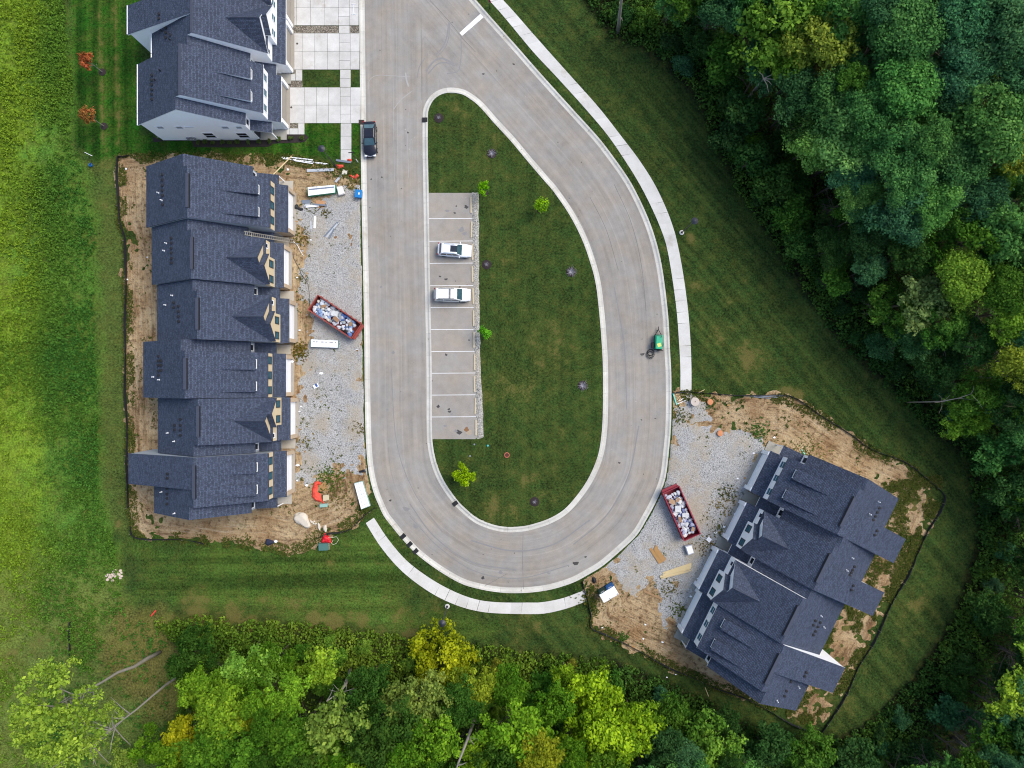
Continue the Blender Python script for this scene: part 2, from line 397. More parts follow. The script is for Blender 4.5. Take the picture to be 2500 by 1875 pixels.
def mat_shingle(name, c0, c1):
    m, nt, p = newmat(name); uv = coords(nt, 'UV'); co = coords(nt)
    br = nd(nt, 'ShaderNodeTexBrick'); nt.links.new(uv, br.inputs['Vector'])
    br.inputs['Scale'].default_value = 1.0; br.inputs['Brick Width'].default_value = 0.34; br.inputs['Row Height'].default_value = 0.16
    br.inputs['Mortar Size'].default_value = 0.022; br.inputs['Mortar Smooth'].default_value = 0.4; br.inputs['Bias'].default_value = 0.0
    setin(nt, br.inputs['Color1'], c0); setin(nt, br.inputs['Color2'], c1); setin(nt, br.inputs['Mortar'], tuple(c * 0.45 for c in c0))
    br.offset = 0.37; br.squash = 0.75; br.squash_frequency = 3
    a = noise(nt, co, 0.4, 5, 0.65); b = noise(nt, scalev(nt, uv, 2.3, 5.0), 1.0, 3, 0.7)
    hs = nd(nt, 'ShaderNodeHueSaturation'); nt.links.new(br.outputs['Color'], hs.inputs['Color'])
    v = math_(nt, 'ADD', math_(nt, 'MULTIPLY', math_(nt, 'SUBTRACT', a, 0.5), 0.25), math_(nt, 'MULTIPLY', math_(nt, 'SUBTRACT', b, 0.5), 0.42))
    nt.links.new(math_(nt, 'ADD', v, 1.0), hs.inputs['Value'])
    nt.links.new(hs.outputs[0], p.inputs['Base Color']); p.inputs['Roughness'].default_value = 0.78; p.inputs['Specular IOR Level'].default_value = 0.3
    nt.links.new(bump(nt, br.outputs['Fac'], -0.02), p.inputs['Normal'])
    return m

m_lawn, m_soil, m_road = mat_lawn(), mat_soil(), mat_road()
m_gravel = mat_gravel('crushed_stone', C(190, 188, 183), C(226, 225, 221), 11.0, 0.7)
m_pebble = mat_gravel('brown_pebbles', C(118, 108, 94), C(196, 186, 168), 9.0, 0.1)
m_park = mat_road(False, 'parking_asphalt', (172, 166, 157))
m_walk = mat_concrete('concrete_walk', C(224, 220, 210), C(240, 237, 230))
m_kerb = mat_concrete('concrete_kerb', C(212, 207, 194), C(234, 230, 218))
m_drive = mat_concrete('concrete_drive', C(208, 204, 196), C(236, 233, 226))
m_paint = M('white_road_paint', (0.78, 0.78, 0.76), 0.6, 0.08, 2.0)
m_leafcol = mat_leafcol('weed_leaves'); m_leafobj = mat_leafobj('tree_leaves', 0.28); m_objcol = mat_objcol('tinted_plastic')
m_shingle = mat_shingle('shingles', C(64, 73, 92), C(92, 102, 124))
m_bark = M('bark', C(92, 82, 70), 0.9, 0.25, 1.2)
m_barkpale = M('pale_bark', C(150, 143, 130), 0.9, 0.2, 1.0)
m_black = M('black_plastic', (0.012, 0.013, 0.015), 0.55, 0.2)
m_white = M('white_board', (0.84, 0.84, 0.84), 0.6, 0.04, 0.7)

# ------------------------------------------------------------------ road, kerbs, lawn
outer_px = [(874, -190), (875, -120), (876.6, 0), (879, 200), (882, 447), (886, 640), (889.6, 834), (891, 989), (894, 1087), (900, 1151), (911.5, 1200), (925, 1234), (938, 1261), (958, 1287), (978.5, 1312),
    (1012, 1348), (1047.7, 1377), (1088, 1404), (1129, 1426), (1170, 1438), (1210, 1445), (1251, 1448), (1300, 1446), (1350, 1438), (1400, 1422), (1436, 1403), (1472, 1381),
    (1519, 1341), (1555, 1306), (1579, 1267), (1604, 1220), (1624, 1169), (1633, 1101), (1638.6, 1028), (1639, 920), (1636, 860), (1632, 780), (1624, 705), (1615, 645), (1603, 593), (1585, 539), (1560, 483),
    (1535, 437), (1502, 389), (1463, 338), (1408, 277), (1350, 213), (1300, 157), (1267, 119), (1210, 55), (1163, 1), (1085, -90), (1010, -180)]
inner_px = [(1031.5, 290), (1033, 268), (1040, 249), (1051, 233), (1067, 221), (1088, 214), (1110, 213.5), (1135, 219), (1157, 232), (1181, 252), (1216, 291.6), (1257, 336), (1297, 384), (1338, 432), (1362, 460), (1401, 517), (1431, 575),
    (1452, 632), (1467, 689), (1476, 762), (1482, 837), (1485, 900), (1485, 996), (1482, 1057), (1474, 1109), (1457, 1156), (1431, 1201), (1391, 1249), (1350, 1276), (1301, 1293), (1265, 1299), (1229, 1299), (1193, 1291),
    (1157, 1275), (1121, 1245), (1103, 1225), (1079, 1191), (1062, 1158), (1050.6, 1124), (1044, 1088), (1041.5, 1045), (1041, 900), (1037, 700), (1033, 450), (1031.5, 370)]
outer = catmull(WP(outer_px), 0.5)              # runs down the left side, round the bottom, up the right
inner = catmull(WP(inner_px), 0.5, True)        # clockwise
KW = 0.74
def kerb_profile(k):   # across from back (0) to road side (1) -> z
    return [(0.0, -0.2), (0.0, 0.035), (0.30, 0.03), (0.48, -0.05), (0.62, -0.085), (1.0, -0.09), (1.0, -0.2)]
def make_kerb(name, back, front, closed=False):
    root = struct(thing(name, 'x', 'x')); del root['label'], root['category']
    prof = kerb_profile(0); n = len(back); i = 0
    while i < n - 1:
        j = min(i + 6, n - 1)
        mb = MB(); m = len(prof)
        for a in range(i, j + 1):
            b0 = Vector(back[a]); f0 = Vector(front[a])
            if a == j and j < n - 1:
                b0 = b0.lerp(Vector(back[a - 1]), 0.04); f0 = f0.lerp(Vector(front[a - 1]), 0.04)
            for t, z in prof:
                q = b0.lerp(f0, t); mb.v.append((q.x, q.y, z))
        L = j - i + 1
        for a in range(L - 1):
            for t in range(m - 1):
                mb.f.append((a * m + t, a * m + t + 1, (a + 1) * m + t + 1, (a + 1) * m + t))
        mb.f.append(tuple(range(m - 1, -1, -1))); mb.f.append(tuple((L - 1) * m + t for t in range(m)))
        mb.build('kerb_stone', m_kerb, root); i = j
    return root
outer_front = offset_path(outer, KW)
inner_back = offset_path(inner, -KW, True)
make_kerb('outer_kerb', outer, outer_front)
make_kerb('island_kerb', inner_back + inner_back[:1], inner + inner[:1])

xs = np.concatenate([[-2500, -800, -300, -150, -100], np.arange(-78, 78.01, 0.45), [100, 150, 300, 800, 2500]])
ys = np.concatenate([[-2500, -800, -300, -150, -90], np.arange(-60, 60.01, 0.45), [90, 150, 300, 800, 2500]])
GX, GY = np.meshgrid(xs, ys, indexing='ij')
out_poly = outer[::3] + [(outer[-1][0] - 3, 400), (outer[0][0], 400)]
sd_out = sdist(GX, GY, out_poly); sd_in = sdist(GX, GY, inner[::3])
road_in = np.minimum(sd_out, -(sd_in - KW))
LZ = np.where((sd_out > 0.28) & (sd_in < KW - 0.28), -0.25, 0.0)
PXg = GX / S + 1250; PYg = 937.5 - GY / S
def zone(poly, soft, seed): # soft membership 0..1 of a photo-pixel polygon
    d = sdist(PXg, PYg, poly) + (fbm(PXg, PYg, 0.03, seed) - 0.5) * soft * 1.5
    return np.clip(d / soft + 0.5, 0, 1)
meadow_px = [(-3000, -3000), (160, -3000), (165, 60), (182, 200), (178, 330), (215, 420), (238, 560), (235, 800), (248, 1000), (245, 1200), (285, 1330), (305, 1480), (335, 1525), (430, 1500), (480, 1600), (420, 1700), (480, 1800), (500, 4000), (-3000, 4000)]
far_px = [(-3000, -3000), (75, -3000), (70, 300), (30, 600), (90, 900), (120, 1200), (60, 1500), (80, 4000), (-3000, 4000)]
z_mead = zone(meadow_px, 34, 3); z_far = zone(far_px, 90, 5)
z_house = zone([(165, -200), (345, -200), (345, 330), (690, 330), (690, 300), (878, 290), (880, 385), (300, 385), (240, 400), (180, 340)], 10, 8)
z_south = zone([(320, 1310), (700, 1340), (940, 1270), (1000, 1480), (1200, 1540), (1000, 1560), (600, 1500), (330, 1470)], 60, 9)
z_isl = np.clip(sd_in / 0.6, 0, 1)
z_track = zone([(185, 400), (300, 385), (310, 1300), (240, 1300), (245, 900)], 14, 12)
z_dryw = zone([(300, 1480), (420, 1500), (500, 1560), (560, 1640), (520, 1760), (380, 1760), (250, 1650), (240, 1560)], 40, 14)
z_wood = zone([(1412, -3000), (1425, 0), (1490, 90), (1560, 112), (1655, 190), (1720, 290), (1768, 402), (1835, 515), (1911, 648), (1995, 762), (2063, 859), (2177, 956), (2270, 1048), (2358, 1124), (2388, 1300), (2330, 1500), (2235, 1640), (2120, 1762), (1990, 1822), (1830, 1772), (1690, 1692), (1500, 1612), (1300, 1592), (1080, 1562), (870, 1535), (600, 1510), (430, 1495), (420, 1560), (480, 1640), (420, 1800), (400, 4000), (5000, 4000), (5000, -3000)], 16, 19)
def blend(base, z, col): return base * (1 - z[..., None]) + np.array(col) * z[..., None]
LC = np.zeros(GX.shape + (3,)) + np.array(C(57, 79, 34))
LC = blend(LC, z_house, C(46, 90, 20)); LC = blend(LC, z_south, C(74, 101, 38)); LC = blend(LC, z_isl, C(59, 80, 34))
LC = blend(LC, z_track, C(86, 104, 46)); LC = blend(LC, z_mead, C(88, 126, 44)); LC = blend(LC, z_far * z_mead, C(120, 149, 42)); LC = blend(LC, z_dryw, C(112, 108, 52))
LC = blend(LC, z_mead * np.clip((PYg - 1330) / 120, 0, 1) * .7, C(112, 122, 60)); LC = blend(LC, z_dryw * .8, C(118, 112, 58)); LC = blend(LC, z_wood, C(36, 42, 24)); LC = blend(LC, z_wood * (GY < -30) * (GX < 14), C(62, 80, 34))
cross = GX.copy(); along = GY.copy(); streak = np.full(GX.shape, 0.12)
ea = ((PXg > 1150) & (sd_out < 0)); cross = np.where(ea, GX * 0.757 + GY * 0.655, cross); along = np.where(ea, GX * 0.655 - GY * 0.757, along); streak = np.where(ea, 0.55, streak)
so = z_south > 0.3; cross = np.where(so, GY * .62, cross); along = np.where(so, GX, along); streak = np.where(so, 0.8 * np.clip(z_south * 1.3 - .35, 0, 1), streak)
streak = np.where(z_house > 0.5, 0.7, streak); streak = np.where(sd_in > 0, 0.26, streak); streak = np.where(z_mead > 0.5, 0.05, streak)
dry = np.zeros(GX.shape)
def blotch(x, y, r, a):
    global dry
    d = np.hypot(PXg - x, PYg - y) / r; dry = np.maximum(dry, a * np.clip(1.35 - d, 0, 1))
for x, y, r, a in [(1250, 640, 60, .25), (1330, 850, 90, .3), (1180, 970, 40, .45), (1260, 940, 70, .3), (1300, 1180, 60, .45), (1350, 1100, 50, .35), (1200, 1240, 40, .4), (1245, 1255, 35, .4), (1320, 1215, 30, .5),
        (1200, 330, 40, .35), (1170, 400, 40, .35), (1110, 260, 20, .6), (1130, 280, 15, .6), (1790, 890, 60, .55), (1840, 880, 45, .6), (1740, 900, 30, .5), (1750, 830, 40, .4), (1700, 700, 30, .35), (1685, 580, 12, .8),
        (1920, 965, 26, .9), (1945, 975, 22, .9), (970, 1490, 40, .5), (1060, 1500, 40, .4), (1290, 1530, 60, .35), (800, 1330, 12, 1.0), (805, 1370, 12, 1.0), (230, 590, 22, .7), (245, 500, 20, .6), (262, 400, 16, .7), (293, 1220, 12, .8), (290, 1280, 10, .8),
        (80, 1420, 40, .5), (110, 1560, 50, .5), (40, 1600, 40, .5), (60, 1480, 40, .4), (420, 1650, 60, .3), (330, 1560, 40, .4), (2240, 1500, 60, .4), (2230, 1230, 40, 1.1), (2190, 1290, 36, 1.0), (2250, 1190, 30, .8), (2170, 1330, 30, .9), (2150, 1400, 34, 1.1), (2110, 1480, 36, 1.1), (2070, 1560, 40, 1.1), (2040, 1640, 36, .9), (2000, 1700, 40, .8), (1960, 1745, 30, .8), (2120, 1390, 24, 1.0), (2060, 1730, 40, .4), (1450, 1540, 30, .4), (1750, 1680, 60, .2), (560, 1508, 50, .8), (640, 1510, 50, .8), (740, 1522, 60, .8), (820, 1535, 50, .8), (480, 1500, 60, .7), (900, 1545, 50, .7), (1000, 1560, 60, .7)]: blotch(x, y, r, a)
dry = dry * (0.25 + 1.5 * np.clip((fbm(GX, GY, .45, 44) - .3) * 2.2, 0, 1))
# pale straw lines left by the drainage trench behind the finished houses
for lx, wob in ((246, 3), (284, 5)):
    d = np.abs(PXg - lx - (PYg - 150) * 0.03 - (vnoise(PXg * 0, PYg, 0.05, lx) - 0.5) * wob)
    dry = np.where((PYg < 350) & (d < 7), np.maximum(dry, 0.62 * np.clip(1.4 - d / 7, 0, 1) * (0.6 + 0.8 * vnoise(PXg, PYg, 0.08, 4))), dry)
dry += 0.10 * (fbm(GX, GY, 0.06, 77) - 0.5)
LZ = LZ + np.where(LZ > -0.1, -0.012 * np.clip(fbm(GX, GY, 0.5, 31), 0, 1), 0)
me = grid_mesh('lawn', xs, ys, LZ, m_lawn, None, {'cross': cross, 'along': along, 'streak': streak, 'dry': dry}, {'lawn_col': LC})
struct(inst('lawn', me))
rx = np.arange(-24, 24.01, 0.5); ry = np.arange(-31, 66.01, 0.5); RX, RY = np.meshgrid(rx, ry, indexing='ij')
da = sdist(RX, RY, out_poly); zr = np.full(RX.shape, -0.095)
struct(inst('road', grid_mesh('road', rx, ry, zr, m_road, da > -0.1, {'across': da})))

def patch(name, poly_px, mat, step, rise, top, amp, seed, bias=0.0, free=False):
    P = WP(poly_px); x0 = min(p[0] for p in P) - 1; x1 = max(p[0] for p in P) + 1; y0 = min(p[1] for p in P) - 1; y1 = max(p[1] for p in P) + 1
    gx = np.arange(x0, x1, step); gy = np.arange(y0, y1, step); X, Y = np.meshgrid(gx, gy, indexing='ij')
    d = sdist(X, Y, P); n = ((0.25 if seed == 25 else 0.6) * fbm(X, Y, 0.35, seed, 4) + (0.75 if seed == 25 else 0.4) * fbm(X, Y, 1.6, seed + 50, 2)) - 0.5 - bias
    Z = np.minimum(d * rise, top) + n * amp
    dr = sdist(X, Y, out_poly) if not free else X * 0 - 9; Z = np.where(dr > -0.25, np.minimum(Z, -0.02 - 0.3 * (dr + .25)), Z)
    return struct(inst(name, grid_mesh(name, gx, gy, Z, mat, (d > -0.9) & (dr < 0.25), {'rim': d})))
soil_l = [(290, 385), (420, 380), (600, 384), (690, 384), (770, 398), (835, 418), (880, 432), (884, 700), (890, 1000), (898, 1150), (908, 1200), (900, 1225), (880, 1262), (840, 1290), (775, 1312), (745, 1338), (700, 1346), (640, 1335), (560, 1330), (490, 1322), (390, 1312), (330, 1300), (318, 1250), (313, 1000), (309, 800), (307, 600), (294, 540)]
soil_r = [(1642, 964), (1700, 961), (1767, 966), (1912, 969), (1966, 990), (2020, 1028), (2075, 1064), (2126, 1097), (2200, 1129), (2236, 1150), (2225, 1200), (2190, 1240), (2150, 1280), (2020, 1330), (1900, 1500), (1960, 1700), (1880, 1728), (1816, 1699), (1736, 1674), (1635, 1627), (1527, 1569), (1445, 1530), (1442, 1495), (1432, 1450), (1436, 1412), (1475, 1384), (1520, 1345), (1580, 1270), (1624, 1172), (1638, 1030)]
patch('bare_soil', soil_l, m_soil, 0.24, 0.05, 0.035, 0.2, 21, 0.0)
patch('bare_soil', soil_r, m_soil, 0.24, 0.05, 0.035, 0.2, 22, 0.0)
patch('bare_soil', [(2150, 1190), (2290, 1170), (2285, 1230), (2240, 1330), (2180, 1440), (2130, 1540), (2060, 1680), (1990, 1770), (1930, 1740), (1960, 1640), (2060, 1500), (2100, 1350)], m_soil, 0.18, 0.05, 0.02, 0.22, 25, 0.05)
grav_l = [(732, 492), (775, 492), (822, 468), (882, 468), (886, 640), (889, 834), (891, 989), (893, 1085), (897, 1144), (870, 1152), (841, 1158), (812, 1142), (780, 1160), (752, 1172), (725, 1178), (738, 1100), (728, 1000), (742, 900), (752, 780), (748, 700), (742, 600)]
grav_r = [(1640, 1046), (1680, 1030), (1731, 1039), (1760, 1066), (1803, 1064), (1854, 1086), (1862, 1110), (1818, 1205), (1767, 1318), (1695, 1428), (1668, 1517), (1650, 1530), (1617, 1510), (1602, 1463), (1573, 1441), (1519, 1434), (1487, 1388), (1519, 1344), (1555, 1309), (1579, 1269), (1604, 1222), (1624, 1172), (1633, 1104), (1639, 1046)]
struct(patch('gravel_yard', grav_l, m_gravel, 0.24, 0.05, 0.07, 0.26, 23, -0.14))
struct(patch('gravel_yard', grav_r, m_gravel, 0.24, 0.05, 0.07, 0.26, 24, -0.14))
patch('gravel_yard', [(1642, 990), (1690, 965), (1730, 985), (1738, 1030), (1700, 1046), (1650, 1040)], m_gravel, 0.32, 0.07, 0.05, 0.3, 26, 0.0)

# pavements: every flagstone a slab
def slab_walk(name, left_px, right_px, length=1.55):
    root = struct(thing(name, 'x', 'x')); del root['label'], root['category']
    a = catmull(WP(left_px), 0.05); b = catmull(WP(right_px), 0.05)
    n = max(2, round(len(a) * 0.05 / length))
    for i in range(n):
        q = []
        for path, o in ((a, 0), (b, 1)):
            pts = [path[min(len(path) - 1, int(round((i + t) / n * (len(path) - 1))))] for t in (0.004, 0.5, 0.996)]
            q.append(pts)
        MB().prism(q[0] + q[1][::-1], -0.1, 0.03 + rnd.uniform(-0.004, 0.004)).build('slab', m_walk, root)
    return root
slab_walk('east_pavement', [(1080, -110), (1200, 7), (1300, 124.8), (1354, 182.6), (1426, 262), (1481, 327), (1524, 389), (1560, 447), (1589, 503), (1611, 553), (1627, 600), (1640, 670), (1652, 760), (1658, 840), (1661, 900), (1661, 954)],
    [(1108, -120), (1228, 0), (1300, 81), (1347, 134), (1408, 202), (1463, 264), (1517, 333), (1560, 390), (1597, 448), (1625, 506), (1644, 557), (1655, 600), (1668, 670), (1680, 760), (1686, 840), (1688, 900), (1688, 954)])
slab_walk('south_pavement', [(893, 1277), (926, 1330), (966, 1379), (1007, 1416), (1060, 1452), (1113, 1477), (1162, 1491), (1210, 1497), (1292, 1499), (1334, 1497), (1385, 1485), (1433, 1467)],
    [(913, 1264), (946, 1314), (987, 1363), (1031, 1399), (1088, 1434), (1150, 1460), (1210, 1470), (1292, 1471), (1325, 1470), (1375, 1460), (1426, 1441)])

# parking bays inside the loop
park = struct(MB().prism(WP([(1044.5, 471), (1155.5, 471), (1166.5, 1066), (1160, 1072), (1054, 1072)]), -0.1, 0.012).build('parking_lot', m_park))
for yl in (534, 589, 643, 697.8, 751, 804.8, 858.4, 911.3, 964.6, 1018):
    f = (yl - 471) / 600.0; xa = 1045.5 + 8.5 * f; xb = 1155.5 + 10 * f
    if yl in (697.8, 751): xb -= 2
    MB().prism(WP([(xa, yl - .6), (xb, yl - 1.35), (xb, yl - .15), (xa, yl + .6)]), 0.005, 0.016).build('bay_line', m_paint, park)
patch('gravel_edge', [(1153, 472), (1166, 472), (1168, 800), (1178, 1066), (1166, 1070), (1160, 900)], mat_gravel('pale_gravel', C(178, 174, 164), C(226, 222, 212), 8, .5), 0.15, 0.3, 0.06, 0.1, 41, -0.35, True)
# tyre marks, cracks and oil spots lying on the asphalt
m_skid = M('rubber_mark', C(150, 147, 144), .8, .1, 2); m_crack = M('crack_seal', C(128, 125, 120), .8, .2, 2); m_oil = M('oil_spot', C(70, 66, 62), .5, .25, 3); m_pale = M('pale_scuff', C(182, 179, 173), .8, .08, 2)
ROAD = bpy.data.objects['road']
def strip(pts_px, w, mat, name, parent, z):
    P = catmull(WP(pts_px), .5); a = offset_path(P, w / 2); b = offset_path(P, -w / 2); mb = MB(); n = len(P)
    for q in (a, b): mb.v += [(x, y, z) for x, y in q]
    mb.f += [(n + i, n + i + 1, i + 1, i) for i in range(n - 1)]; return mb.build(name, mat, parent)
def g6(*p): return [(850 + x / 3.687, y / 3.687) for x, y in p]
for k, (p, w, m_) in enumerate([(g6((905, 200), (890, 320), (850, 420), (780, 500)), .2, m_skid), (g6((915, 205), (905, 330), (870, 430), (800, 505)), .12, m_skid), (g6((700, 640), (760, 560), (830, 520), (900, 545), (950, 570)), .25, m_skid), (g6((720, 660), (800, 575), (880, 560), (960, 590)), .18, m_skid), (g6((1015, 330), (1018, 450), (1010, 560), (985, 640), (890, 660)), .12, m_skid), (g6((690, 520), (640, 600), (620, 700)), .14, m_skid),
        (g6((735, 0), (820, 90), (930, 215), (1020, 330), (1150, 470)), .07, m_crack), (g6((655, 130), (658, 450), (662, 900)), .05, m_crack), (g6((180, 800), (190, 720), (260, 675), (400, 680), (560, 690)), .08, m_pale), (g6((410, 980), (470, 900), (570, 820)), .1, m_pale), (g6((515, 650), (525, 720), (545, 780)), .22, m_pale), (g6((540, 1010), (535, 1300), (545, 1600)), .08, m_pale), (g6((402, 0), (404, 700), (415, 1640)), .06, m_pale),
        ([(1125, 1440), (1160, 1442), (1240, 1400)], .05, m_crack), ([(1277, 1300), (1276, 1370), (1278, 1440)], .05, m_crack), ([(1440, 480), (1480, 560), (1510, 660)], .06, m_crack), ([(1500, 450), (1540, 540), (1565, 640), (1578, 760)], .06, m_crack), ([(955, 900), (968, 1080), (1010, 1200), (1080, 1300)], .1, m_skid), ([(1000, 1230), (1060, 1310), (1150, 1372), (1260, 1392)], .16, m_skid), ([(1000, 1260), (1070, 1335), (1160, 1395), (1270, 1412), (1390, 1380)], .12, m_skid), ([(1150, 1320), (1250, 1345), (1350, 1330), (1440, 1270)], .2, m_skid), ([(1400, 1330), (1480, 1260), (1535, 1160), (1560, 1040)], .16, m_skid), ([(1530, 1000), (1525, 850), (1500, 700)], .14, m_skid)]):
    strip(p, w, m_, 'road_mark', ROAD, -.091 + .0004 * k)
for k, (x, y, r, m_) in enumerate([(1180, 180, 3, m_oil), (1254, 156, 3, m_oil), (995.5, 323, 2.5, m_oil), (932, 432, 2, m_oil), (906, 437, 2, m_oil), (980, 460, 1.6, m_oil), (1406, 1376, 7, m_oil), (991, 1243, 8, m_skid), (1014, 1285, 6, m_skid), (1222, 1397, 5, m_skid), (1179, 1411, 4, m_oil), (953, 1222, 3, m_oil), (1569, 865, 5, m_oil), (1600, 1022, 2, m_oil), (1566, 1025, 2, m_oil), (945, 1000, 3, m_skid), (960, 860, 4, m_skid), (930, 700, 3, m_skid), (1430, 1360, 3, m_oil), (1340, 1400, 4, m_skid), (1512, 1130, 3, m_oil)]):
    X, Y = W(x, y); MB().add([(X + r * S * (1 + .35 * math.sin(3 * a + k)) * math.cos(a), Y + r * S * (.8 + .3 * math.cos(2 * a + k)) * math.sin(a), -.081) for a in [i * .628 for i in range(10)]], [tuple(range(10))]).build('oil_spot', m_, ROAD)
for k, (x, y, r, m_) in enumerate([(1092, 515, 5, m_skid), (1110, 520, 3, m_oil), (1138, 505, 5, m_oil), (1114, 503, 2, m_oil), (1127, 560, 7, m_skid), (1135, 570, 6, m_skid), (1089, 682, 4, m_oil), (1074, 675, 3, m_oil), (1089, 866, 3.2, m_oil), (1145, 830, 2, m_oil), (1070, 992, 4, m_oil), (1096, 999, 3, m_oil), (1098, 1005, 4, m_oil), (1087, 1040, 4, m_skid), (1120, 1055, 7, m_oil), (1113, 1052, 4, m_skid), (1139, 1048, 6, M('rust_stain', C(150, 108, 70), .8, .2, 3)), (1146, 1056, 7, M('mud_stain', C(184, 168, 144), .8, .15, 3)), (1103, 1011, 3, m_skid)]):
    X, Y = W(x, y); MB().add([(X + r * S * (1 + .35 * math.sin(3 * a + k)) * math.cos(a), Y + r * S * (.8 + .3 * math.cos(2 * a + k)) * math.sin(a), .0145 + .0002 * k) for a in [i * .628 for i in range(10)]], [tuple(range(10))]).build('oil_spot', m_, park)
m_stop = M('old_concrete', C(216, 200, 168), 0.9, 0.1, 2)
spots = [(1149.8, 501), (1150.7, 561), (1153, 615.5), (1153, 669), (1155, 723), (1156, 777), (1157, 830), (1158.2, 884), (1158, 937.4), (1160.3, 991), (1162, 1044)]
order = ['first', 'second', 'third', 'fourth', 'fifth', 'sixth', 'seventh', 'eighth', 'ninth', 'tenth', 'last']
wsm = MB().extr([(-0.13, -1.08, 0), (0.13, -1.08, 0), (0.08, -1.08, 0.13), (-0.08, -1.08, 0.13)], (0, 2.16, 0)).mesh('wheel_stop', m_stop)
for i, (x, y) in enumerate(spots):
    wx, wy = W(x, y)
    tag(inst('wheel_stop', wsm, None, (wx, wy, 0.012), R(rnd.uniform(-1, 1.5))), 'concrete wheel stop heading the %s parking bay counted from the loop tip' % order[i], 'wheel stop', 'wheel stops along the parking bays')
# stop bar
sb = WP([(1122, 79), (1173.5, 32), (1181.5, 40.5), (1128, 86.5)])
tag(MB().prism(sb, -0.0945, -0.09).build('stop_bar', m_paint), 'thick white stop bar painted across one lane', 'road marking')

# driveways, paths and beds in front of the finished houses
def c1(x, y): return (150 + x / 2.765, y / 2.765)
def slabs(root, xs_, ys_, mat, gap=0.018, z=0.03, subs=()):
    for i in range(len(xs_) - 1):
        for j in range(len(ys_) - 1):
            cut = [ys_[j], ys_[j + 1]] if i not in subs else [ys_[j], (ys_[j] + ys_[j + 1]) / 2, ys_[j + 1]]
            for k in range(len(cut) - 1):
                (ax, ay), (bx, by) = W(*c1(xs_[i], cut[k])), W(*c1(xs_[i + 1], cut[k + 1]))
                MB().prism([(ax + gap, ay - gap), (bx - gap, ay - gap), (bx - gap, by + gap), (ax + gap, by + gap)], -0.1, z + rnd.uniform(-.004, .004)).build('slab', mat, root)
def sroot(name):
    r = struct(thing(name, 'x', 'x')); del r['label'], r['category']; return r
d1 = sroot('driveway'); slabs(d1, [1490, 1640, 1722, 1803, 1883, 1951, 2017], [590, 710, 832], m_drive, subs=(4,))
d2 = sroot('driveway'); slabs(d2, [1520, 1626, 1710, 1796, 1876, 1950, 2012], [225, 347, 470], m_drive, subs=(4,))
d3 = sroot('driveway'); slabs(d3, [1500, 1587, 1682, 1778, 1870, 1945, 2007], [-190, -70, 50, 172], m_drive, subs=(4,))
pv = sroot('house_pavement')
slabs(pv, [1881, 1953], [471, 530, 589], m_drive); slabs(pv, [1873, 1946], [173, 224], m_drive); slabs(pv, [1885, 1958], [833, 920, 1010, 1095], m_drive)
wk = sroot('front_path')
slabs(wk, [1470, 1535, 1580], [500, 545], m_drive); slabs(wk, [1581, 1626], [470, 545], m_drive)
slabs(wk, [1400, 1484, 1540, 1597], [866, 908], m_drive); slabs(wk, [1598, 1641], [832, 908], m_drive)
for q in ([(1520, 174), (1871, 174), (1871, 224), (1520, 224)], [(1947, 174), (2008, 174), (2008, 224), (1947, 224)], [(1480, 546), (1628, 546), (1628, 589), (1480, 589)], [(1500, 833), (1596, 833), (1596, 865), (1500, 865)], [(1510, 471), (1580, 471), (1580, 499), (1510, 499)]):
    struct(MB().prism(WP([c1(*p) for p in q]), -0.05, 0.02).build('pebble_bed', m_pebble))
# ------------------------------------------------------------------ townhouses
SH = {'left': dict(wall=M('house_wrap', C(188, 196, 204), .6, .12, .8), front=M('tan_sheathing', C(238, 216, 176), .8, .06, 1.2), door=M('white_garage_door', (0.78, 0.79, 0.80), .5, .03), trim=M('white_trim', (.88, .88, .88), .6, .03),
                   fascia=M('dark_fascia', C(44, 48, 58), .7, .1), pier=M('pier_block', C(214, 190, 160), .8, .1), slab=M('porch_concrete', C(204, 196, 180), .85, .1)),
      'right': dict(wall=M('white_siding', (.9, .9, .9), .6, .03, .8), front=M('white_siding', (.8, .8, .8)), door=M('white_panel_door', (.88, .88, .88), .6, .02), trim=M('white_trim', (.74, .75, .76)),
                    fascia=M('white_fascia', (.7, .71, .72), .6, .05), pier=M('white_pier', (.86, .86, .86), .6, .03), slab=M('grey_porch', C(176, 172, 160), .85, .08))}
SH['rightw'] = dict(SH['right']); SH['right'] = dict(SH['right'], fascia=SH['left']['fascia'])
SH['done'] = dict(SH['right'], door=M('taupe_garage_door', C(172, 164, 152), .6, .05), fascia=M('white_fascia', (.7, .71, .72)))
m_pane = glass('window_glass', C(72, 124, 138, 0.9)); m_dark = glass('dark_glass', C(36, 42, 50))
m_cap = M('ridge_cap', C(66, 72, 88), .8, .15, 3)

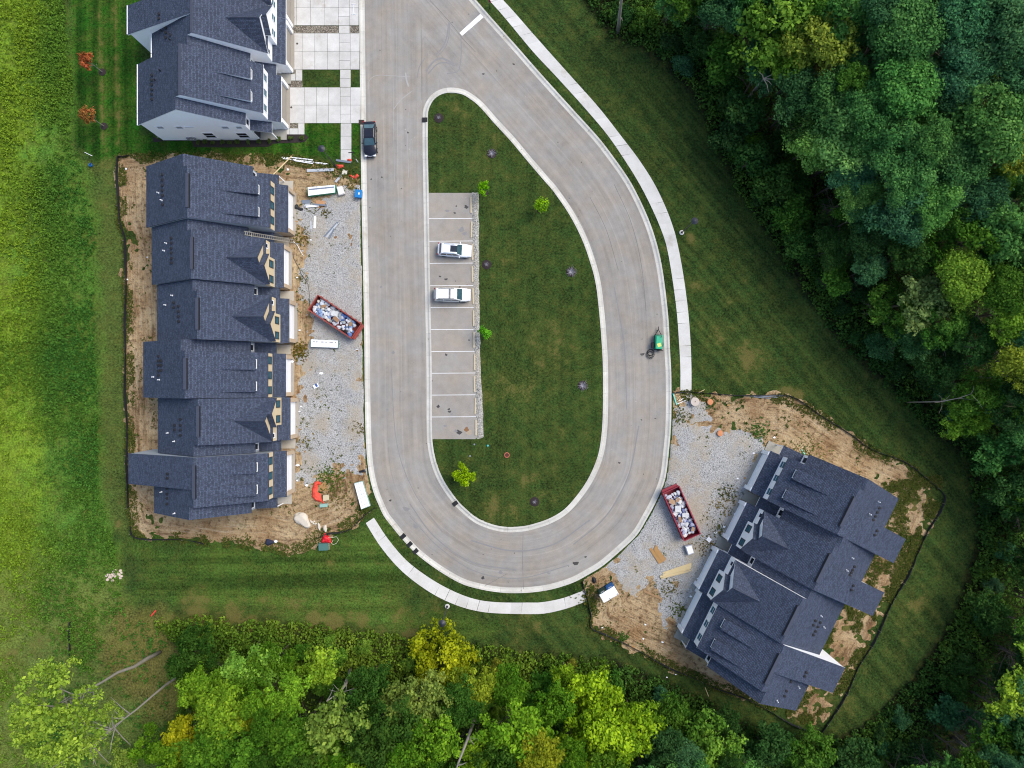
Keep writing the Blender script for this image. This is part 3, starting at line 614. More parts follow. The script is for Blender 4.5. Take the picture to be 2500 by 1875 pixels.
def roof_poly(pts, name, parent, t=0.16, mat=None, fascia=None):
    "a roof plane: a slab with vertical thickness t, shingle UVs; fascia boards are a second material on its edges"
    P = [Vector(p) for p in pts]; n = len(P)
    nn = sum((P[i].cross(P[(i + 1) % n]) for i in range(n)), Vector())
    if nn.z < 0: P = P[::-1]; nn = -nn
    nn.normalize(); d = Vector((0, 0, 1)).cross(nn)
    if d.length < 1e-4: d = Vector((1, 0, 0))
    d.normalize(); e = nn.cross(d)
    V = P + [p - Vector((0, 0, t)) for p in P]
    F = [tuple(range(n)), tuple(range(2 * n - 1, n - 1, -1))] + [(i, n + i, n + (i + 1) % n, (i + 1) % n) for i in range(n)]
    me = bpy.data.meshes.new(name); me.from_pydata([tuple(v) for v in V], [], F)
    me.materials.append(mat or m_shingle); me.materials.append(fascia or (mat or m_shingle))
    uvl = me.uv_layers.new(name='UVMap')
    for pl in me.polygons:
        pl.material_index = 0 if pl.index == 0 else 1
        for li in pl.loop_indices:
            v = me.vertices[me.loops[li].vertex_index].co; uvl.data[li].uv = (v.dot(d), v.dot(e))
    o = bpy.data.objects.new(name, me); COL.objects.link(o); o.parent = parent
    return o
def wall_panel(prof, u0, u1, name, mat, parent):
    "profile polygon in (v,z) extruded from u0 to u1"
    return MB().extr([(u0, v, z) for v, z in prof], (u1 - u0, 0, 0)).build(name, mat, parent)
def window(parent, axis, s, c, zc, w, h, trim, pane=None, mullion=True, name='window'):
    "axis 'u': plane at u=s facing +u (v=c); axis '-u' facing back; axis 'v+'/'v-': plane at v=s facing +-v (u=c)"
    def pt(a, b, dz):
        if axis == 'u': return (s + b, c + a, zc + dz)
        if axis == '-u': return (s - b, c - a, zc + dz)
        if axis == 'v+': return (c + a, s + b, zc + dz)
        return (c - a, s - b, zc + dz)
    def bar(mb, a0, a1, z0, z1, b0, b1):
        v = [pt(a0, b0, z0), pt(a1, b0, z0), pt(a1, b1, z0), pt(a0, b1, z0)]
        mb.extr(v, (0, 0, z1 - z0))
    mb = MB(); t = 0.09
    bar(mb, -w / 2 - t, w / 2 + t, h / 2, h / 2 + t, -.02, .06); bar(mb, -w / 2 - t, w / 2 + t, -h / 2 - t, -h / 2, -.02, .07)
    bar(mb, -w / 2 - t, -w / 2, -h / 2, h / 2, -.02, .06); bar(mb, w / 2, w / 2 + t, -h / 2, h / 2, -.02, .06)
    if mullion: bar(mb, -w / 2, w / 2, -.025, .025, -.02, .03)
    o = mb.build(name, trim, parent)
    g = MB(); bar(g, -w / 2, w / 2, -h / 2, h / 2, -.02, .012); g.build('pane', pane or m_pane, o)
    return o

def unit(name, label, group, frame, F, v0, v1, es, kind, ub, ur, back=None, style='left', ew=1.42, vents=(), pipes=(), lastside=None, ridge_vent=True, deck=False, ends=(0, 0)):
    """one townhouse. local x = front, local y along the row. F garage front, es=+1 when the entry strip lies at high v.
    back: list of (va, vb, u_eave, z_eave) overriding the straight back eave."""
    ox, oy, rz = frame
    root = thing(name, label, 'townhouse', (ox, oy, 0), rz, group); m = SH[style]
    fa = m['fascia']; EZ = 5.9; OH = 0.3
    ve0, ve1 = (v1 - ew, v1) if es > 0 else (v0, v0 + ew)
    vm0, vm1 = (v0, v1 - ew) if es > 0 else (v0 + ew, v1)
    uw = F - 1.3; uf = uw + OH                                   # upper front wall, front eave
    slope = 0.685; zr = EZ + slope * (ur - ub)
    ure = ur - 0.75; zre = EZ + slope * (ure - ub); ufe = uf - 2.25
    T = 0.16
    def zb(u): return EZ + slope * (u - ub)
    segs = back or []
    # --- walls: one solid body per strip, cut under the roof planes
    def body(va, vb, ubk, zbk, uR, zR, uF, zF, nm='wall'):
        pr = [(ubk + OH, 0), (ubk + OH, zbk + (zR - zbk) / (uR - ubk) * OH - T), (uR, zR - T), (uF - OH, zF + (zR - zF) / (uF - uR) * OH - T), (uF - OH, 0)]
        return MB().extr([(u, va, z) for u, z in pr], (0, vb - va, 0)).build(nm, m['wall'], root)
    cuts = sorted({vm0, vm1} | {a for s_ in segs for a in s_[:2] if vm0 < a < vm1})
    for a, b in zip(cuts, cuts[1:]):
        mid = (a + b) / 2; sg = [s_ for s_ in segs if s_[0] <= mid <= s_[1]]
        bu, bz = (sg[0][2], sg[0][3]) if sg else (ub, EZ)
        body(a + .01, b - .01, bu, bz, ur, zr, uf, EZ)
        ea = 0.14 if sg and a > vm0 + .01 else (ends[0] if a == v0 else 0); eb = 0.14 if sg and b < vm1 - .01 else (ends[1] if b == v1 else 0)
        dz = 0.012 if sg else 0.0
        o = roof_poly([(bu, a - ea, bz + dz), (bu, b + eb, bz + dz), (ur, b + eb, zr + dz), (ur, a - ea, zr + dz)], 'back_roof', root, fascia=fa)
        if not sg or b - a > 4: backroof = o
        if style == 'done': MB().box((bu - .05, (a + b) / 2, bz - .05), (.12, b - a + .1, .12)).build('gutter', m['trim'], root)
    sge = [s_ for s_ in segs if s_[0] <= (ve0 + ve1) / 2 <= s_[1]]
    bu, bz = (sge[0][2], sge[0][3]) if sge else (ub, EZ)
    zre_ = zr + (bz - zr) * (ure - ur) / (bu - ur)
    body(ve0 + .01, ve1 - .01, bu, bz, ure, zre_, ufe, EZ)
    x0, x1 = ve0 - (ends[0] if ve0 == v0 else 0), ve1 + (ends[1] if ve1 == v1 else 0)
    roof_poly([(bu, x0, bz), (bu, x1, bz), (ure, x1, zre_), (ure, x0, zre_)], 'back_roof', root, fascia=fa)
    roof_poly([(ufe, x0, EZ), (ufe, x1, EZ), (ure, x1, zre_), (ure, x0, zre_)], 'front_roof', root, fascia=fa)
    if style == 'done': MB().box((bu - .05, (x0 + x1) / 2, bz - .05), (.12, x1 - x0, .12)).build('gutter', m['trim'], root)
    # main front plane
    y0, y1 = vm0 - (ends[0] if vm0 == v0 else 0), vm1 + (ends[1] if vm1 == v1 else 0)
    mz = (zr - EZ) / (uf - ur)
    def zf(u): return EZ + mz * (uf - u)
    fr = roof_poly([(uf, y0, EZ), (uf, y1, EZ), (ur, y1, zr), (ur, y0, zr)], 'front_roof', root, fascia=fa)
    if ridge_vent: MB().box((ur + .02, (vm0 + vm1) / 2 + .1, zr + .05), (.36, (vm1 - vm0) * .66, .1)).build('ridge_vent', m_cap, root); MB().box((ur + .24, (vm0 + vm1) / 2 + .1, zr - .1), (.1, (vm1 - vm0) * .66, .12)).build('slot_or_shadow_strip', M('vent_and_shadow_black', (.006, .006, .007)), root)  # second box: black strip painting in the shadow line along the ridge cap
    else: MB().box((ur, (vm0 + vm1) / 2, zr + .01), (.3, (vm1 - vm0), .05)).build('ridge_vent', m_cap, root)
    vc = (vm0 + vm1) / 2; hw = (vm1 - vm0) / 2
    # front wall skin
    if kind == 'D':
        MB().box((uw + .03, vc, 4.55), (.06, vm1 - vm0 - .06, 2.3)).build('front_wall', m['front'], root)
        for k in (-1, 0, 1): window(root, 'u', uw + .06, vc + k * 1.95, 4.7, 0.85, 1.35, m['trim'] if style != 'left' else M('black_window_frame', C(30, 32, 36), .5), m_pane)
        for k in (-1, 1):                                       # shed dormers
            cv = vc + k * 1.42; w = 0.74; u1 = uf - 1.05; z1 = zf(u1) + 0.78; u0 = uf - 5.1; z0 = zf(u0) + 0.02
            dr = MB().extr([(u1 - .12, cv - w + .06, zf(u1 - .12) - .3), (u1 - .12, cv - w + .06, z1 - .1), (u0, cv - w + .06, z0 - .1)], (0, 2 * w - .12, 0)).build('dormer', m['wall'] if style == 'done' else M('dark_fascia', C(44, 48, 58)), root)
            roof_poly([(u1, cv - w, z1), (u1, cv + w, z1), (u0, cv + w, z0), (u0, cv - w, z0)], 'dormer_roof', dr, .09, fascia=fa if style == 'done' else SH['left']['fascia'])
            window(dr, 'u', u1 - .12, cv, (zf(u1) + z1) / 2 - .02, 1.0, 0.34, m['trim'], m_dark, False)
    else:
        apz = EZ + 0.97 * hw; ug = uf - (apz - EZ) / mz
        sc = -es                                                # the bump lies away from the entry
        vN, vS = (vm1, vm0) if es > 0 else (vm0, vm1)
        g = wall_panel([(vm0 + .02, 3.4), (vm1 - .02, 3.4), (vm1 - .02, EZ - T), (vc, apz - T), (vm0 + .02, EZ - T)], uw - 1.0, uw + .05, 'gable', m['front'], root)
        roof_poly([(uf, vc, apz), (uf, vN, EZ), (ug, vc, apz)], 'gable_roof', g, .14, fascia=fa)
        va_ = vc + sc * 0.85; za = apz - 0.97 * 0.85; vb_ = va_ - sc * 1.8; zb_ = za - 0.97 * 1.8; ubm = uf + 0.55
        roof_poly([(ug, vc, apz), (uf, vc, apz), (uf, va_, za), (ubm, va_, za), (ubm, vS, EZ), (uf, vS, EZ)], 'gable_roof', g, .14, fascia=fa)
        roof_poly([(uf - .2, va_, za), (ubm, va_, za), (ubm, vb_, zb_), (uf - .2, vb_, zb_)], 'gable_roof', g, .14, fascia=fa)
        bw = wall_panel([(vb_ + sc * .2, 3.3), (vS, 3.3), (vS, EZ - .14), (va_, za - .14), (vb_ + sc * .2, zb_ + .19 - .14)], uw + .05, ubm - .28, 'gable_bay', m['front'], root)
        blackf = M('black_window_frame', C(30, 32, 36), .5)
        for k in (-.98, .98): window(bw, 'u', ubm - .28, (vb_ + vS) / 2 + sc * .1 + k, 4.65, .8, 1.3, blackf if style != 'done' else m['trim'], m_pane)
        window(root, 'u', uw + .05, vN + sc * .75, 4.9, .5, .8, m['trim'], m_dark, False)
        MB().tube([(ug + .6, vc, apz + .02), (uf - .4, vc, apz + .02)], .07, 5).build('ridge_cap', m_cap, g)
    # garage block
    MB().extr([(uw - .2, vm0 + .08, 0), (F, vm0 + .08, 0), (F, vm0 + .08, 2.62), (uw - .2, vm0 + .08, 3.4)], (0, vm1 - vm0 - .16, 0)).build('garage_wall', m['pier'] if style == 'left' else m['wall'], root)
    roof_poly([(F + .26, vm0 - .02, 2.72), (F + .26, vm1 + .02, 2.72), (uw, vm1 + .02, 3.62), (uw, vm0 - .02, 3.62)], 'garage_roof', root, .12, fascia=m['trim'] if style != 'left' else fa)
    gd = MB().box((F + .03, vc, 1.2), (.08, 4.9, 2.3)).build('garage_door', m['door'], root)
    for k in range(4): MB().box((F + .08, vc, .35 + k * .57), (.025, 4.8, .5)).build('door_panel', m['door'], gd)
    MB().box((F + .1, vc, 2.48), (.24, vm1 - vm0 - .3, .22)).build('garage_header', m['trim'], root)
    for k in (-1, 1): MB().box((F + .18, vc + k * (hw - .38), 1.3), (.36, .5, 2.6)).build('garage_pier', m['pier'], root)
    MB().box((F + .3, vc, .06), (.5, vm1 - vm0 - .5, .1)).build('garage_apron', M('dusty_concrete', C(176, 168, 154), .85, .1), root)
    # porch beside the garage
    MB().box(((ufe + F - .2) / 2, (ve0 + ve1) / 2, .09), (F - .2 - ufe + .6, ve1 - ve0 - .06, .18)).build('porch_slab', m['slab'], root)
    roof_poly([(uw + .35, ve0, 2.85), (uw + .35, ve1, 2.85), (ufe - OH + .02, ve1, 3.75), (ufe - OH + .02, ve0, 3.75)], 'porch_roof', root, .12, fascia=m['trim'] if style[:5] == 'right' else fa)
    vq = ve1 - .1 if es > 0 else ve0 + .1
    if ends[1 if es > 0 else 0]: MB().box((uw + .2, vq, 1.37), (.14, .14, 2.74)).build('porch_post', m['trim'], root)
    dd = MB().box((ufe - OH + .04, (ve0 + ve1) / 2, 1.2), (.08, .95, 2.05)).build('front_door', M('dark_door', C(58, 60, 66), .5), root)
    MB().box((ufe - OH + .1, (ve0 + ve1) / 2 + .35, 1.15), (.06, .05, .12)).build('handle', m_black, dd)
    window(root, 'u', ufe - OH + .01, (ve0 + ve1) / 2, 4.75, .72, 1.15, m['trim'], m_dark, False)
    # back windows and door (seen only obliquely)
    for k in (-1.6, 1.6):
        window(root, '-u', ub + OH, vc + k, 4.3, 1.0, 1.4, m['trim'], m_dark); 
    # roof vents and pipes, by photo pixel on the back slope
    cx, sx = math.cos(rz), math.sin(rz)
    def seat(px, py):
        z = 8.0
        for _ in range(12):
            wx, wy = W(px, py, z); lu = (wx - ox) * cx + (wy - oy) * sx; lv = -(wx - ox) * sx + (wy - oy) * cx
            sg = [s_ for s_ in segs if s_[0] <= lv <= s_[1]]
            z = (zr + dzz(sg) + (sg[0][3] - zr) * (lu - ur) / (sg[0][2] - ur)) if sg else zb(lu)
        return lu, lv, z
    def dzz(sg): return 0.012
    ang = math.atan(slope)
    for (px, py) in vents:
        u, v, z = seat(px, py)
        MB().lathe([(.15, -.12), (.15, .1), (.19, .12), (.17, .18), (.06, .2)], 10, (u, v, z)).build('roof_vent', M('vent_and_shadow_black', (.006, .006, .007), .9, .1, spec=.05), backroof)
    for (px, py) in pipes:
        u, v, z = seat(px, py)
        pipe = MB().lathe([(.15, -.2), (.1, .1), (.06, .2), (.06, .48)], 8, (u, v, z)).build('vent_pipe', m_white if style != 'done' else m_black, backroof)
    return root, dict(ub=ub, ur=ur, uf=uf, uw=uw, zr=zr, ve=(ve0, ve1), vm=(vm0, vm1))

def q2(x, y): return (250 + x / 3.318, 360 + y / 3.318)
def q3(x, y): return (250 + x / 2.963, 800 + y / 2.963)
def q4(x, y): return (1550 + x / 2.765, 920 + y / 2.765)
def q5(x, y): return (1400 + x / 2.765, 1300 + y / 2.765)
def L(fn, *p): return [fn(*a) for a in p]
GL = 'unfinished townhouses backing onto the meadow'; GR = 'townhouses backing onto the corner of the wood'; GD = 'finished white townhouses with driveways'
O0 = (0, 0, 0)
unit('townhouse', 'twin-dormer end townhouse beside the leaning roof board and debris', GL, O0, -30.2, 20.25, 27.95, 1, 'D', -47.2, -39.4, ends=(0.05, .15),
    vents=L(q2, (487, 222), (487, 265), (487, 310), (487, 350), (490, 390), (490, 465)), pipes=L(q2, (457, 370), (483, 430)))
unit('townhouse', 'gabled townhouse with the long ladder leaning on its roof', GL, O0, -30.8, 12.85, 20.2, 1, 'G', -46.5, -38.95, ends=(.05, 0),
    vents=L(q2, (560, 737), (560, 775), (560, 817), (560, 855), (563, 900), (563, 937)), pipes=L(q2, (520, 778), (503, 838)))
unit('townhouse', 'gabled townhouse fronting the rust-red dumpster', GL, O0, -30.05, 5.5, 12.8, 1, 'G', -45.8, -38.3, ends=(.05, 0),
    vents=L(q2, (580, 1258), (580, 1297), (617, 1287), (617, 1330), (617, 1370), (620, 1410)), pipes=L(q2, (568, 1200), (513, 1278)))
unit('townhouse', 'twin-dormer townhouse facing the white lumber pack beside the rust-red dumpster', GL, O0, -30.5, -1.75, 5.45, 1, 'D', -47.6, -39.6,
    vents=L(q3, (407, 207), (407, 240), (428, 240), (407, 272), (428, 272), (407, 315), (428, 310), (409, 345)), pipes=L(q3, (371, 357), (413, 377)))
unit('townhouse', 'gabled townhouse between two twin-dormer ones in the unfinished row', GL, O0, -29.9, -8.9, -1.8, -1, 'G', -45.7, -38.2,
    vents=L(q3, (566, 663), (523, 706), (566, 706), (523, 738), (566, 740), (566, 778)), pipes=L(q3, (475, 761), (522, 822)))
unit('townhouse', 'twin-dormer end townhouse whose rear wing reaches the silt fence', GL, O0, -30.4, -16.5, -8.95, -1, 'D', -46.2, -38.7, back=[(-12.75, -8.95, -49.5, 5.9)], ends=(.15, 0),
    vents=L(q3, (472, 1056), (472, 1088), (470, 1162), (470, 1203), (470, 1233), (470, 1275)), pipes=L(q3, (430, 1187), (524, 1342)))
# row by the wood: local x faces up-left
FR = (0, 0, math.atan2(.445, -.8955))
unit('townhouse', 'twin-dormer white townhouse at the gravel end of its row', GR, FR, -35.2, -8.8, -1.3, -1, 'D', -51.3, -43.35, back=[(-4.55, -1.3, -54.4, 5.9)], style='right', ends=(.15, .1),
    vents=L(q4, (1650, 885), (1635, 913), (1622, 940), (1608, 965), (1632, 1038), (1617, 1067)), pipes=L(q4, (1642, 843), (1583, 927)))
unit('townhouse', 'gabled white townhouse facing the dark red dumpster', GR, FR, -35.45, -1.25, 6.0, -1, 'G', -51.75, -43.75, back=[(2.85, 6.0, -55.0, 5.9)], style='right', ends=(0, .1),
    vents=L(q4, (1480, 1280), (1468, 1302), (1459, 1320), (1449, 1340), (1473, 1408), (1461, 1437)), pipes=L(q4, (1466, 1222), (1427, 1304)))
unit('townhouse', 'gabled white townhouse facing the stacked pale lumber', GR, FR, -34.9, 6.05, 13.6, -1, 'G', -51.1, -43.1, style='rightw', ends=(0, .05),
    vents=L(q5, (1632, 594), (1664, 606), (1618, 624), (1648, 635), (1632, 665), (1618, 690)), pipes=L(q5, (1669, 561), (1688, 637)))
unit('townhouse', 'twin-dormer white townhouse at the soil end of its row', GR, FR, -35.5, 13.65, 21.3, 1, 'D', -51.6, -43.7, back=[(13.65, 17.15, -54.8, 5.9)], style='rightw', ends=(0, .15),
    vents=L(q5, (1570, 943), (1560, 968), (1467, 1005), (1436, 1068), (1423, 1102)), pipes=L(q5, (1518, 1040), (1373, 1135)))
h1, hp = unit('townhouse', 'finished white twin-dormer end townhouse with planting bed along its side wall', GD, O0, -31.1, 33.55, 41.2, -1, 'D', -48.3, -40.2, style='done', ridge_vent=False, ends=(.15, .05),
    vents=L(c1, (612, 510), (612, 543), (612, 573), (612, 607), (612, 638), (613, 673)), pipes=L(c1, (668, 478), (634, 543)))
h2, hp2 = unit('townhouse', 'finished white gabled townhouse with small timber deck', GD, O0, -30.5, 41.25, 48.8, -1, 'G', -46.5, -38.95, back=[(45.2, 48.8, -49.6, 5.9)], style='done', ridge_vent=False, ends=(0, .05),
    vents=L(c1, (660, 97), (660, 126), (706, 192), (706, 222), (736, 238), (706, 256)), pipes=L(c1, (679, 212), (734, 270)))
unit('townhouse', 'finished white gabled townhouse cut off by the picture edge', GD, O0, -30.5, 48.85, 56.4, 1, 'G', -46.5, -38.95, style='done', ridge_vent=False)
# side wall of the end house: windows, meters, air conditioners, deck
wv = 33.55 + .01
for u, z, w, h in [(-46.0, 4.75, .85, .7), (-43.5, 4.75, .85, .7), (-42.1, 4.95, 1.2, .2), (-37.5, 4.75, .85, .7), (-35.7, 4.75, .75, .7), (-40.8, 1.9, 1.35, 1.7), (-36.3, 1.9, 1.35, 1.7)]:
    if u < -33.95: window(h1, 'v-', wv, u, z, w, h, SH['done']['trim'], m_dark, h > .5)
mb = MB()
for k in range(3): mb.box((-44.2 + k * .45, 33.45, .9 + .1 * (k % 2)), (.32, .16, .5))
mb.build('meter_box', M('meter_grey', C(150, 152, 156), .5), h1)
for k in range(2):
    ac = thing('air_conditioner', 'grey air conditioning unit standing behind the finished end townhouse', 'air conditioner', (-48.35, 34.4 + k * 1.15, 0), 0, 'air conditioners at the house corner')
    MB().box((0, 0, .42), (.8, .8, .74)).build('casing', M('ac_casing', C(206, 208, 210), .5), ac, bevel=.04)
    MB().lathe([(.3, .80), (.3, .83), (.06, .85)], 12).build('fan_grille', m_black, ac)
    MB().box((0, 0, .025), (.95, .95, .05)).build('pad', SH['right']['slab'], ac)
dk = thing('timber_deck', 'small pale timber deck with railing behind the gabled finished townhouse', 'deck', (-47.4, 42.0, 0))
m_deck = M('deck_timber', C(206, 168, 104), .8, .12, 2)
for k in range(8): MB().box((-.85 + k * .25, .0, .5), (.235, 2.0, .04)).build('plank', m_deck, dk)
for k in range(7): MB().box((-1.0, -.98 + k * .32, .75), (.05, .05, 1.5)).build('baluster', m_deck, dk)
MB().box((-1.0, 0, 1.52), (.1, 2.1, .05)).build('rail', m_deck, dk)
for x in (-.9, .8):
    for y in (-.9, .9): MB().box((x, y, .24), (.12, .12, .48)).build('post', m_deck, dk)
# mulch bed and its small plants
m_mulch = M('dark_mulch', C(52, 42, 40), .95, .3, 2.5)
struct(MB().prism(WP([c1(*p) for p in [(615, 925), (690, 952), (700, 930), (1425, 932), (1425, 908), (1650, 908), (1668, 930), (1640, 960), (1430, 970), (1400, 990), (1100, 995), (890, 992), (880, 950), (720, 950), (620, 960)]]), -.05, .03).build('mulch_bed', m_mulch))
# ------------------------------------------------------------------ vehicles
m_tyre = M('tyre_rubber', (0.015, 0.015, 0.016), .85, .2); m_rim = M('alloy_rim', (0.55, 0.56, 0.58), .3, .05, metal=.8)
m_wind = glass('windscreen', C(70, 100, 108)); m_sidegl = glass('side_glass', (0.012, 0.016, 0.02)); m_lamp = M('head_lamp', (0.7, 0.72, 0.75), .15, .05); m_tail = M('tail_lamp', (0.35, 0.02, 0.02), .25, .1); m_chrome = M('chrome', (.75, .76, .78), .12, .03, metal=.9)
def car(label, px, py, rz, Lc, Wc, Hc, paint, kind):
    x, y = W(px, py, 0.9)
    root = thing('car', label, 'car', (x, y, -0.095 if kind == 'sedan' else 0.012), rz)
    hl, hw = Lc / 2, Wc / 2
    if kind == 'van': st = [(-1, .80, .45, .98), (-.97, .92, .30, 1.0), (-.85, .97, .24, 1.02), (-.3, 1, .22, 1.0), (.3, 1, .22, .98), (.52, .98, .22, 1.0), (.75, .95, .24, .92), (.92, .84, .28, .78), (1, .62, .38, .62)]
    elif kind == 'suv': st = [(-1, .80, .48, 1.0), (-.96, .92, .34, 1.05), (-.8, .98, .26, 1.06), (-.3, 1, .24, 1.03), (.3, 1, .24, 1.02), (.46, .99, .24, 1.04), (.72, .97, .26, .98), (.91, .86, .3, .84), (1, .64, .4, .66)]
    else: st = [(-1, .72, .45, .88), (-.95, .90, .32, .98), (-.8, .97, .25, 1.02), (-.3, 1, .22, 1.0), (.25, 1, .22, .98), (.45, .98, .22, .98), (.75, .94, .24, .90), (.92, .82, .28, .76), (1, .58, .38, .60)]
    mb = MB(); n = 10
    for f, w, z0, z1 in st:
        h = hw * w; X = f * hl
        mb.v += [(X, -h * .86, z0), (X, -h * .98, z0 + .16), (X, -h, z1 - .32), (X, -h * .95, z1 - .08), (X, -h * .80, z1), (X, h * .80, z1), (X, h * .95, z1 - .08), (X, h, z1 - .32), (X, h * .98, z0 + .16), (X, h * .86, z0)]
    for i in range(len(st) - 1):
        for k in range(n): mb.f.append((i * n + k, (i + 1) * n + k, (i + 1) * n + (k + 1) % n, i * n + (k + 1) % n))
    mb.f.append(tuple(range(n))); mb.f.append(tuple((len(st) - 1) * n + k for k in range(n - 1, -1, -1)))
    body = mb.build('body', paint, root, True, .02)
    cab = {'van': (-.965, -.86, .28, .56), 'suv': (-.93, -.76, .16, .46), 'sedan': (-.86, -.52, .02, .42)}[kind]
    b0, b1, t1, t0 = [c * hl for c in cab]; zb, zt = 1.0, Hc; wb, wt = hw * .90, hw * (.74 if kind != 'van' else .80)
    A = [(b0, -wb, zb - .05), (t0, -wb, zb - .05), (t0, wb, zb - .05), (b0, wb, zb - .05)]; B = [(b1, -wt, zt - .05), (t1, -wt, zt - .05), (t1, wt, zt - .05), (b1, wt, zt - .05)]
    mid = [(b1 + .25, -wt * .86, zt), (t1 - .2, -wt * .86, zt), (t1 - .2, wt * .86, zt), (b1 + .25, wt * .86, zt)]
    mb = MB(); mb.add(A + B + mid, [(0, 1, 5, 4), (1, 2, 6, 5), (2, 3, 7, 6), (3, 0, 4, 7), (4, 5, 9, 8), (5, 6, 10, 9), (6, 7, 11, 10), (7, 4, 8, 11), (8, 9, 10, 11), (3, 2, 1, 0)])
    roof = mb.build('cabin', paint, root, False, .05)
    def pane(nm, q, mat, a, b, c, d, off):
        q = [Vector(p) for p in q]; nn = (q[1] - q[0]).cross(q[3] - q[0]).normalized()
        f = lambda s_, t_: q[0].lerp(q[1], s_).lerp(q[3].lerp(q[2], s_), t_) + nn * off
        pts = [f(a, c), f(b, c), f(b, d), f(a, d)]
        return MB().extr(pts, nn * .012).build(nm, mat, root)
    pane('windscreen', [A[1], A[2], B[2], B[1]], m_wind, .06, .94, .08, .96, .006)
    pane('rear_window', [A[3], A[0], B[0], B[3]], m_wind if kind == 'sedan' else m_sidegl, .06, .94, .2, .95, .006)
    for q in ([A[0], A[1], B[1], B[0]], [A[2], A[3], B[3], B[2]]):
        r = q[0] == A[0]
        for a, b in ((.07, .34), (.37, .62), (.65, .90)):
            a2, b2 = (a, b) if r else (1 - b, 1 - a)
            pane('side_window', q, m_sidegl, a2, b2, .18, .86, .006)
    for fx in (.60, -.62):
        for sg in (-1, 1):
            t = MB(); prof = [(.20, -.11), (.31, -.11), (.335, -.08), (.335, .08), (.31, .11), (.20, .11)]
            t.lathe(prof, 16); t.v = [(a + fx * hl, sg * (hw - .10) + c, b + .335) for a, b, c in t.v]; w = t.build('wheel', m_tyre, root)
            t = MB().lathe([(.05, -.09), (.2, -.1), (.2, .1), (.05, .115)], 10); t.v = [(a + fx * hl, sg * (hw - .09) + c, b + .335) for a, b, c in t.v]; t.build('rim', m_rim, w)
    for sg in (-1, 1):
        MB().box((hl * .945, sg * hw * .66, .70), (.26, .34, .13)).build('headlight', m_lamp, root, bevel=.03)
        MB().box((-hl * .965, sg * hw * .78, .92), (.16, .22, .26)).build('tail_light', m_tail, root, bevel=.03)
        mi = MB().box((t0 - .35, sg * (hw + .06), zb + .06), (.12, .24, .15)).build('mirror', paint if kind != 'van' else m_black, root, bevel=.03)
    if kind == 'suv':
        pane_ = MB().box((-.05, 0, zt + .002), (.95, wt * 1.25, .02)).build('sunroof', m_dark, roof)
    if kind != 'sedan':
        for sg in (-1, 1): MB().tube([(b1 + .35, sg * wt * .88, zt + .02), (b1 + .5, sg * wt * .88, zt + .07), (t1 - .5, sg * wt * .88, zt + .07), (t1 - .35, sg * wt * .88, zt + .02)], .022, 5).build('roof_rail', m_rim if kind == 'suv' else m_tyre, roof)
    if kind == 'van':
        for dx in (-.06, .06): MB().box((-.25 + dx, 0, zt + .07), (.05, wt * 1.7, .025)).build('roof_bar', m_tyre, roof)
    if kind == 'sedan':
        pts = [(hl * (.985 - .16 * (k / 6) ** 2), s_ * hw * .86 * abs(k) / 6 if True else 0, .70) for s_ in (-1,) for k in range(6, -1, -1)] + [(hl * (.985 - .16 * (k / 6) ** 2), hw * .86 * k / 6, .70) for k in range(1, 7)]
        MB().tube(pts, .05, 6).build('grille_trim', m_chrome, root)
    return root
car('silver white SUV with dark sunroof parked nose to its wheel stop', 1110, 610, R(-4), 4.6, 1.86, 1.68, M('silver_white_paint', (.74, .76, .78), .25, .03), 'suv')
car('cream white minivan with one roof bar parked in a bay', 1104, 719, R(-1), 5.0, 1.92, 1.76, M('cream_white_paint', (.76, .74, .69), .3, .03), 'van')
car('black sedan with chrome front trim parked at the kerb', 902, 338, R(-88.5), 4.75, 1.84, 1.46, M('black_paint', (.012, .014, .022), .12, .1), 'sedan')

